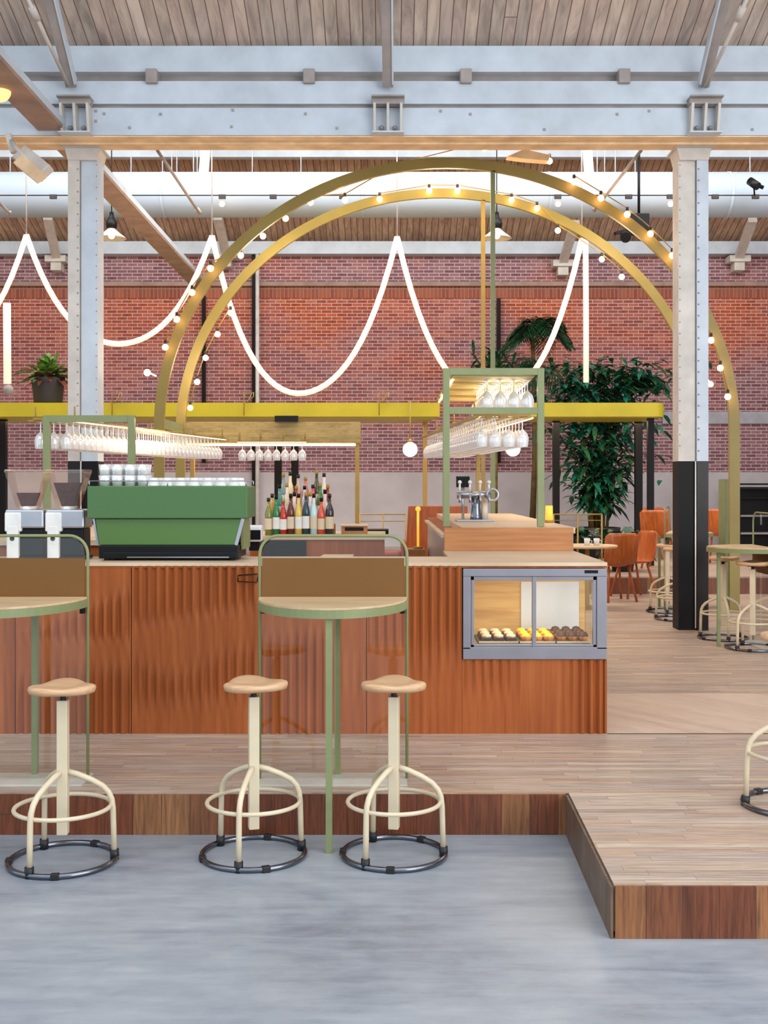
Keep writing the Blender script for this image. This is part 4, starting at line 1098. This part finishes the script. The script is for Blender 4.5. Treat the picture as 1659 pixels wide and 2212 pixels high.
build('front_leg', MB().box(-.0, .028, fy - .014, fy + .014, -PZ, 1.07 - PZ - .047), 'green', lt)
rt = high_table((X(1652, 9.9) , 9.9, PZ), R(-90), 'half-round high table at the right edge beside the black-footed column')
build('front_leg', MB().box(-.014, .014, -.42, -.392, 0, 1.07 - PZ - .047), 'green', rt)
ft = high_table((X(1443, 13.0), 13.0, PZ), R(72), 'half-round high table far back, just left of the black-footed column')
build('front_leg', MB().box(-.014, .014, -.42, -.392, 0, 1.07 - PZ - .047), 'green', ft)
build('lower_screen', MB().box(-.34, .34, .016, .022, .02, .82), 'green', ft)
for tb in (rt, ft):                                    # on these two the screen hangs below the top
    for ch in tb.children:
        if ch.name.startswith('privacy_panel'):
            for v in ch.data.vertices: v.co.z -= .245

# ================================================================== STOOLS
def stool(loc, rz, lab):
    t = thing('bar_stool', lab, 'stool', loc, rz, 'cream metal bar stools')
    # seat: rounded triangle, dished
    n_, rings = 36, [(0, .747), (.35, .747), (.7, .752), (.9, .757), (1.0, .752), (1.03, .742), (.99, .728), (.8, .720), (0, .718)]
    vs = []; fs = []
    for fr_, z in rings:
        for k in range(n_):
            a = 2 * pi * k / n_; rr = .130 * (1 + .13 * cos(3 * (a + R(22)))) * max(fr_, .002)
            zz = z + (.005 * cos(3 * (a + R(22))) * fr_ if z > .735 else 0)
            vs.append((rr * cos(a), rr * sin(a), zz))
    for i in range(len(rings) - 1):
        for k in range(n_): fs.append((i * n_ + k, i * n_ + (k + 1) % n_, (i + 1) * n_ + (k + 1) % n_, (i + 1) * n_ + k))
    build('seat', MB().add(vs, fs, True), 'seat', t)
    build('seat_plate', MB().lathe([(.05, .712), (.05, .718)], 16), 'blacksteel', t)
    build('threaded_spindle', MB().lathe([(.013, .68), (.013, .713)], 12), 'rubber', t)
    build('centre_post', MB().box(-.0225, .0225, -.0225, .0225, .118, .69), 'cream', t, bevel=.004)
    for a in (R(246), R(6), R(126)):
        c_, s_ = cos(a), sin(a)
        rad = [(.018, .385), (.06, .372), (.12, .345), (.165, .318), (.19, .29), (.203, .26), (.208, .22), (.210, .15), (.213, .03)]
        build('leg', MB().tube([(r_ * c_, r_ * s_, z) for r_, z in rad], .0125, 10), 'cream', t)
        build('foot_clamp', MB().tube([(.215 * c_ , .215 * s_, .002), (.214 * c_, .214 * s_, .045)], .019, 10), 'rubber', t)
    build('footrest_ring', MB().tube([(.200 * cos(2 * pi * k / 48), .200 * sin(2 * pi * k / 48), .235) for k in range(48)], .0095, 8, True), 'cream', t)
    build('base_ring', MB().tube([(.222 * cos(2 * pi * k / 56), .222 * sin(2 * pi * k / 56), .0125) for k in range(56)], .0115, 10, True), 'chrome', t)
    for a in (R(276), R(66), R(186)):
        gl = build('glide', MB().box(-.018, .018, -.014, .014, 0, .026), 'rubber', t, bevel=.004)
        for v in gl.data.vertices:
            x_, y_ = v.co.x, v.co.y
            v.co.x = .222 * cos(a) + x_ * -sin(a) + y_ * cos(a); v.co.y = .222 * sin(a) + x_ * cos(a) + y_ * sin(a)
    return t
s0 = stool((X(136, 4.79), 4.79, 0), R(2), 'cream bar stool on the concrete floor nearest the left edge')
copy_thing(s0, (X(548, 4.87), 4.87, 0), R(14), 'cream bar stool on the concrete just left of the green table leg')
copy_thing(s0, (X(851, 4.87), 4.87, 0), R(-10), 'cream bar stool on the concrete just right of the green table leg')
copy_thing(s0, (X(1718, 4.95), 4.95, PZ), R(50), 'cream bar stool on the front platform, cut off by the right edge')
copy_thing(s0, (X(1562, 10.4), 10.4, PZ), R(20), 'cream bar stool standing right beside the black-footed column')
copy_thing(s0, (X(1626, 9.75), 9.75, PZ), R(-30), 'cream bar stool under the right-edge high table')
copy_thing(s0, (X(1441, 12.6), 12.6, PZ), R(10), 'cream bar stool far back, left of the black-footed column')
copy_thing(s0, (X(1462, 11.9), 11.9, PZ), R(40), 'cream bar stool mostly hidden behind the black-footed column')

# ================================================================== CHAIRS & small tables
def chair(loc, rz, lab):
    t = thing('plywood_chair', lab, 'chair', loc, rz, 'orange plywood chairs')
    # shell: seat curving up to back, facing -y
    prof = [(-.21, .44), (-.19, .45), (-.05, .44), (.1, .435), (.17, .45), (.2, .50), (.22, .60), (.25, .80), (.255, .84)]
    nx = 10; vs = []; fs = []
    for th in (0, 1):
        for i, (y, z) in enumerate(prof):
            w_ = .20 + (.02 if 4 < i < 8 else 0) - (.03 if i in (0, 8) else 0)
            for k in range(nx + 1):
                u = k / nx * 2 - 1; cur = u * u * (.03 if i < 5 else 0); cy_ = -u * u * (.04 if i >= 5 else 0)
                vs.append((u * w_, y + cy_ + (.012 if (th and i >= 5) else 0), z + cur - (.012 if (th and i < 5) else 0)))
    A = len(prof) * (nx + 1)
    for th in (0, 1):
        for i in range(len(prof) - 1):
            for k in range(nx):
                a = th * A + i * (nx + 1) + k; fs.append((a, a + 1, a + nx + 2, a + nx + 1))
    for i in range(len(prof) - 1):
        for k in (0, nx):
            a = i * (nx + 1) + k; fs.append((a, a + nx + 1, a + nx + 1 + A, a + A))
    for k in range(nx):
        for i in (0, len(prof) - 1):
            a = i * (nx + 1) + k; fs.append((a, a + 1, a + 1 + A, a + A))
    build('seat_shell', MB().add(vs, fs, True), 'chairwood', t)
    for sx in (-1, 1):
        build('leg', MB().tube([(sx * .13, -.12, .43), (sx * .2, -.21, 0)], .016, 8), 'chairwood', t)
        build('leg', MB().tube([(sx * .13, .12, .43), (sx * .19, .23, 0)], .016, 8), 'chairwood', t)
    return t
c0 = chair((X(1330, 13.75), 13.85, PZ), R(168), 'orange plywood chair with its back to us just beyond the counter end')
c0.rotation_euler = (0, 0, R(195))
copy_thing(c0, (X(1368, 14.3), 14.3, PZ), R(-70), 'orange plywood chair seen side-on beyond the counter end')
copy_thing(c0, (X(1396, 18.3), 18.3, .42), R(185), 'orange plywood chair behind the left side of the black canopy post')
copy_thing(c0, (X(1424, 16.2), 16.2, .42), R(150), 'orange plywood chair on the terrace right of the black canopy post')
copy_thing(c0, (X(1548, 17.0), 17.0, .42), R(140), 'orange plywood chair on the terrace right of the dark column')
t = thing('cafe_table', 'small round pale cafe table with two cups beside the orange chairs', 'table', (X(1262, 13.2), 13.0, PZ))
build('tabletop', MB().lathe([(.34, .70), (.35, .715), (.34, .73)], 28), 'tabletop', t)
build('pedestal', MB().tube([(0, 0, .01), (0, 0, .70)], .025, 10), 'mustard', t)
build('foot', MB().lathe([(.2, 0), (.2, .015)], 20), 'blacksteel', t)
for dx, lab in ((-.02, 'white mug standing left on the small cafe table'), (.09, 'white mug standing right on the small cafe table')):
    t = thing('coffee_mug', lab, 'cup', (X(1262, 13.2) + dx, 12.9, PZ + .731))
    build('mug_body', MB().lathe([(.03, 0), (.036, .08), (.033, .08), (.028, .008), (.0001, .008)], 14), 'white', t)
    build('handle', MB().tube([(.034, 0, .06), (.055, 0, .05), (.055, 0, .03), (.033, 0, .02)], .005, 6), 'white', t)

# shelf at the back right, divider
t = thing('display_shelf', 'tall black shelving unit against the white wall at the right', 'shelf', (X(1645, 20.5), 20.5, .42))
hh = Z(1052, 20.5) - .42
build('carcass', MB().box(-.42, .8, .38, .42, 0, hh).box(-.42, -.38, 0, .38, 0, hh).box(.42, .46, 0, .38, 0, hh).box(-.42, .8, 0, .38, hh - .04, hh), 'black', t)
for z in (.3, .62, .95, 1.2): build('shelf_board', MB().box(-.38, .8, .01, .38, z, z + .03), 'blacksteel' if z > .9 else 'steel_grey', t)
tag(build('divider_post', MB().box(X(1566, 13), X(1579, 13), 13.0, 13.25, PZ, Z(1035, 13)), 'green'), 'narrow sage green upright panel just left of the right arch leg', 'divider')

# ================================================================== PLANTS
def leaf(mb, base, d, length, width, droop=.3, seg=4, up=Vector((0, 0, 1))):
    d = Vector(d).normalized(); side = d.cross(up)
    if side.length < .05: side = Vector((1, 0, 0))
    side.normalize(); vs = []; p = Vector(base)
    for i in range(seg + 1):
        u = i / seg; w_ = width * sin(pi * min(.98, u * .92 + .06)) * .5
        q = p + d * length * u - up * droop * length * u * u
        nrm = Vector((0, 0, 1))
        vs += [q - side * w_ + nrm * w_ * .3, q, q + side * w_ + nrm * w_ * .3]
    fs = []
    for i in range(seg):
        a = i * 3; fs += [(a, a + 1, a + 4, a + 3), (a + 1, a + 2, a + 5, a + 4)]
    mb.add(vs, fs, True)
def frond(mb, base, d, length, droop, leaflet, n=16, width=.05):
    d = Vector(d).normalized(); up = Vector((0, 0, 1)); side = d.cross(up)
    if side.length < .05: side = Vector((1, 0, 0))
    side.normalize(); p0 = Vector(base); pts = []
    for i in range(n + 1):
        u = i / n; pts.append(p0 + d * length * u - up * droop * length * u * u)
    for i in range(2, n + 1):
        u = i / n; tan = (pts[i] - pts[i - 1]).normalized(); L = leaflet * (sin(pi * (.12 + .8 * u)))
        for s_ in (-1, 1):
            leaf(mb, pts[i], (side * s_ * .8 + tan * .7 + Vector((0, 0, random.uniform(-.1, .15)))), L, width, .35, 3)
    mb.tube([tuple(p) for p in pts], .008, 4, radii=[.010 * (1 - .7 * i / n) for i in range(n + 1)])
def rd(el0, el1):
    a = random.uniform(0, 2 * pi); e = random.uniform(el0, el1)
    return Vector((cos(a) * cos(e), sin(a) * cos(e), sin(e)))

# P1 croton on canopy
x, y, z = W(104, 866, 17.1)
z = Z(870, 16.5)
t = thing('potted_plant', 'leafy green plant with bronze lower leaves in a charcoal pot on the canopy', 'plant', (x, 17.1, z + .001))
build('pot', MB().lathe([(.17, 0), (.21, .05), (.245, .38), (.25, .42), (.23, .42), (.22, .37), (.0001, .36)], 24), 'pot', t)
mA, mB_ = MB(), MB()
for k in range(90):
    d = rd(.15, 1.45); leaf(mA, Vector((random.gauss(0, .05), random.gauss(0, .05), .38 + random.random() * .12)), d, random.uniform(.28, .55), .12, .35)
for k in range(45):
    d = rd(-.15, .7); leaf(mB_, Vector((random.gauss(0, .06), random.gauss(0, .06), .42)), d, random.uniform(.25, .42), .12, .35)
build('upper_leaves', mA, 'leafC', t, kind='stuff'); build('lower_leaves', mB_, 'leafD', t, kind='stuff', label='bronze lower leaves')
build('stem', MB().tube([(0, 0, .36), (.02, 0, .6)], .02, 6), 'stem', t)

# P2 big ficus / bamboo palm (floor)
D = 18.6
t = thing('indoor_tree', 'tall bushy dark green indoor tree rising past the rounded canopy end', 'plant', (X(1285, D) + .06, D, .42))
build('pot', MB().lathe([(.26, 0), (.34, .1), (.36, .5), (.32, .5), (.31, .44), (.0001, .43)], 22), 'pot', t)
st = MB()
for k in range(11):
    a = random.uniform(-1, 1); h_ = random.uniform(1.6, 3.4)
    st.tube([(a * .16, random.uniform(-.15, .15), .4), (a * .24, 0, 1.2), (a * .5, 0, h_)], .022, 6, radii=[.026, .02, .008])
build('stem', st, 'stem', t)
mb = MB(); mb2 = MB()
for k in range(1700):
    # crown: narrow vase below, wide above
    hz = random.uniform(.75, 3.1); 
    w_ = .30 + .50 * min(1, max(0, (hz - .75) / 1.2)) ; w_ *= 1 if hz < 2.6 else 1.35
    px_ = random.gauss(0, .5) * w_; py_ = max(-.4, min(.4, random.gauss(0, .3) * w_))
    shift = .0 if hz < 2.0 else (hz - 2.0) * .22
    leaf(mb if random.random() < .55 else mb2, (px_ + shift * random.uniform(-.6, 1.6), py_, hz + .1), rd(-.5, .9), random.uniform(.18, .38), .09, .4, 3)
build('leaves', mb, 'leafA', t, kind='stuff'); build('leaves', mb2, 'leafB', t, kind='stuff', label='blue-green leaves')
fr = MB()
for k in range(24):
    a = random.uniform(-.5, .9); frond(fr, (random.uniform(-.1, .4), random.uniform(-.2, .2), 2.6), (cos(a) * (1 if k % 3 else -1), random.uniform(-.25, .25), .8 + .4 * random.random()), random.uniform(.8, 1.45) if cos(a) > 0 and k % 3 else random.uniform(.6, .85), .5, .34, 13, .05)
build('fronds', fr, 'leafA', t, kind='stuff')

# P3 palm behind
D = 20.7
t = thing('indoor_palm', 'tall feathery palm in front of the brick wall above the glass rack frame', 'plant', (X(1150, D), D, .42))
build('pot', MB().lathe([(.26, 0), (.32, .5), (.28, .5), (.0001, .45)], 20), 'pot', t)
th = Z(705, D) - .42
build('trunk', MB().tube([(0, 0, .45), (.05, 0, 1.8), (0, 0, th)], .05, 8, radii=[.06, .05, .03]), 'stem', t)
fr = MB()
for k in range(34):
    d = rd(.1, 1.3); frond(fr, (.12, 0, th - .1), d, random.uniform(.55, .85), .75, .36, 14, .034)
for k in range(14):
    d = rd(-.2, .7); frond(fr, (0, 0, th - .75), d, random.uniform(.7, 1.0), .65, .34, 14, .03)
build('fronds', fr, 'leafA', t, kind='stuff')
# P3b dracaena on the inner canopy
D = 18.8
t = thing('spiky_plant', 'dark spiky dracaena above the top rail of the right green frame', 'plant', (X(1070, D), D, .42))
build('pot', MB().lathe([(.2, 0), (.25, .45), (.22, .45), (.0001, .4)], 20), 'pot', t)
th = Z(775, D) - .42
build('trunk', MB().tube([(0, 0, .4), (0, 0, th)], .04, 8), 'stem', t)
mb = MB()
for k in range(110): leaf(mb, (random.gauss(0, .12), random.gauss(0, .1), th - random.random() * .3), rd(-.1, 1.2), random.uniform(.35, .6), .055, .35, 4)
build('leaves', mb, 'leafA', t, kind='stuff')
# P4 shrub low right
D = 15.6
t = thing('leafy_shrub', 'low dark broad-leaved shrub at the foot of the indoor tree', 'plant', (X(1345, D), D, .42))
build('pot', MB().lathe([(.14, 0), (.19, .26), (.17, .26), (.0001, .22)], 18), 'pot', t)
mb = MB()
for k in range(130): leaf(mb, (random.gauss(0, .12), random.gauss(0, .1), .26 + random.random() * .2), rd(-.1, 1.3), random.uniform(.22, .40), .13, .5, 4)
build('leaves', mb, 'leafA', t, kind='stuff')
D = 15.4
t = thing('leafy_shrub', 'small dark shrub in a black planter behind the cafe table', 'plant', (X(1232, D), D, .42))
build('planter', MB().box(-.32, .32, -.15, .15, 0, .5), 'black', t, bevel=.01)
mb = MB()
for k in range(90): leaf(mb, (random.uniform(-.28, .28), random.gauss(0, .06), .48), rd(.1, 1.4), random.uniform(.2, .34), .07, .5, 4)
build('leaves', mb, 'leafA', t, kind='stuff')
D = 17.2
t = thing('potted_plant', 'small pale-leaved plant on the canopy right of the glass rack frame', 'plant', (X(1187, D), D, Z(870, 16.5) + .001))
t.location.x = 2.32
build('pot', MB().lathe([(.07, 0), (.09, .12), (.08, .12), (.0001, .1)], 14), 'pot', t)
mb = MB()
for k in range(40): leaf(mb, (0, 0, .12), rd(.0, 1.4), random.uniform(.12, .24), .06, .4, 3)
build('leaves', mb, 'leafB', t, kind='stuff')
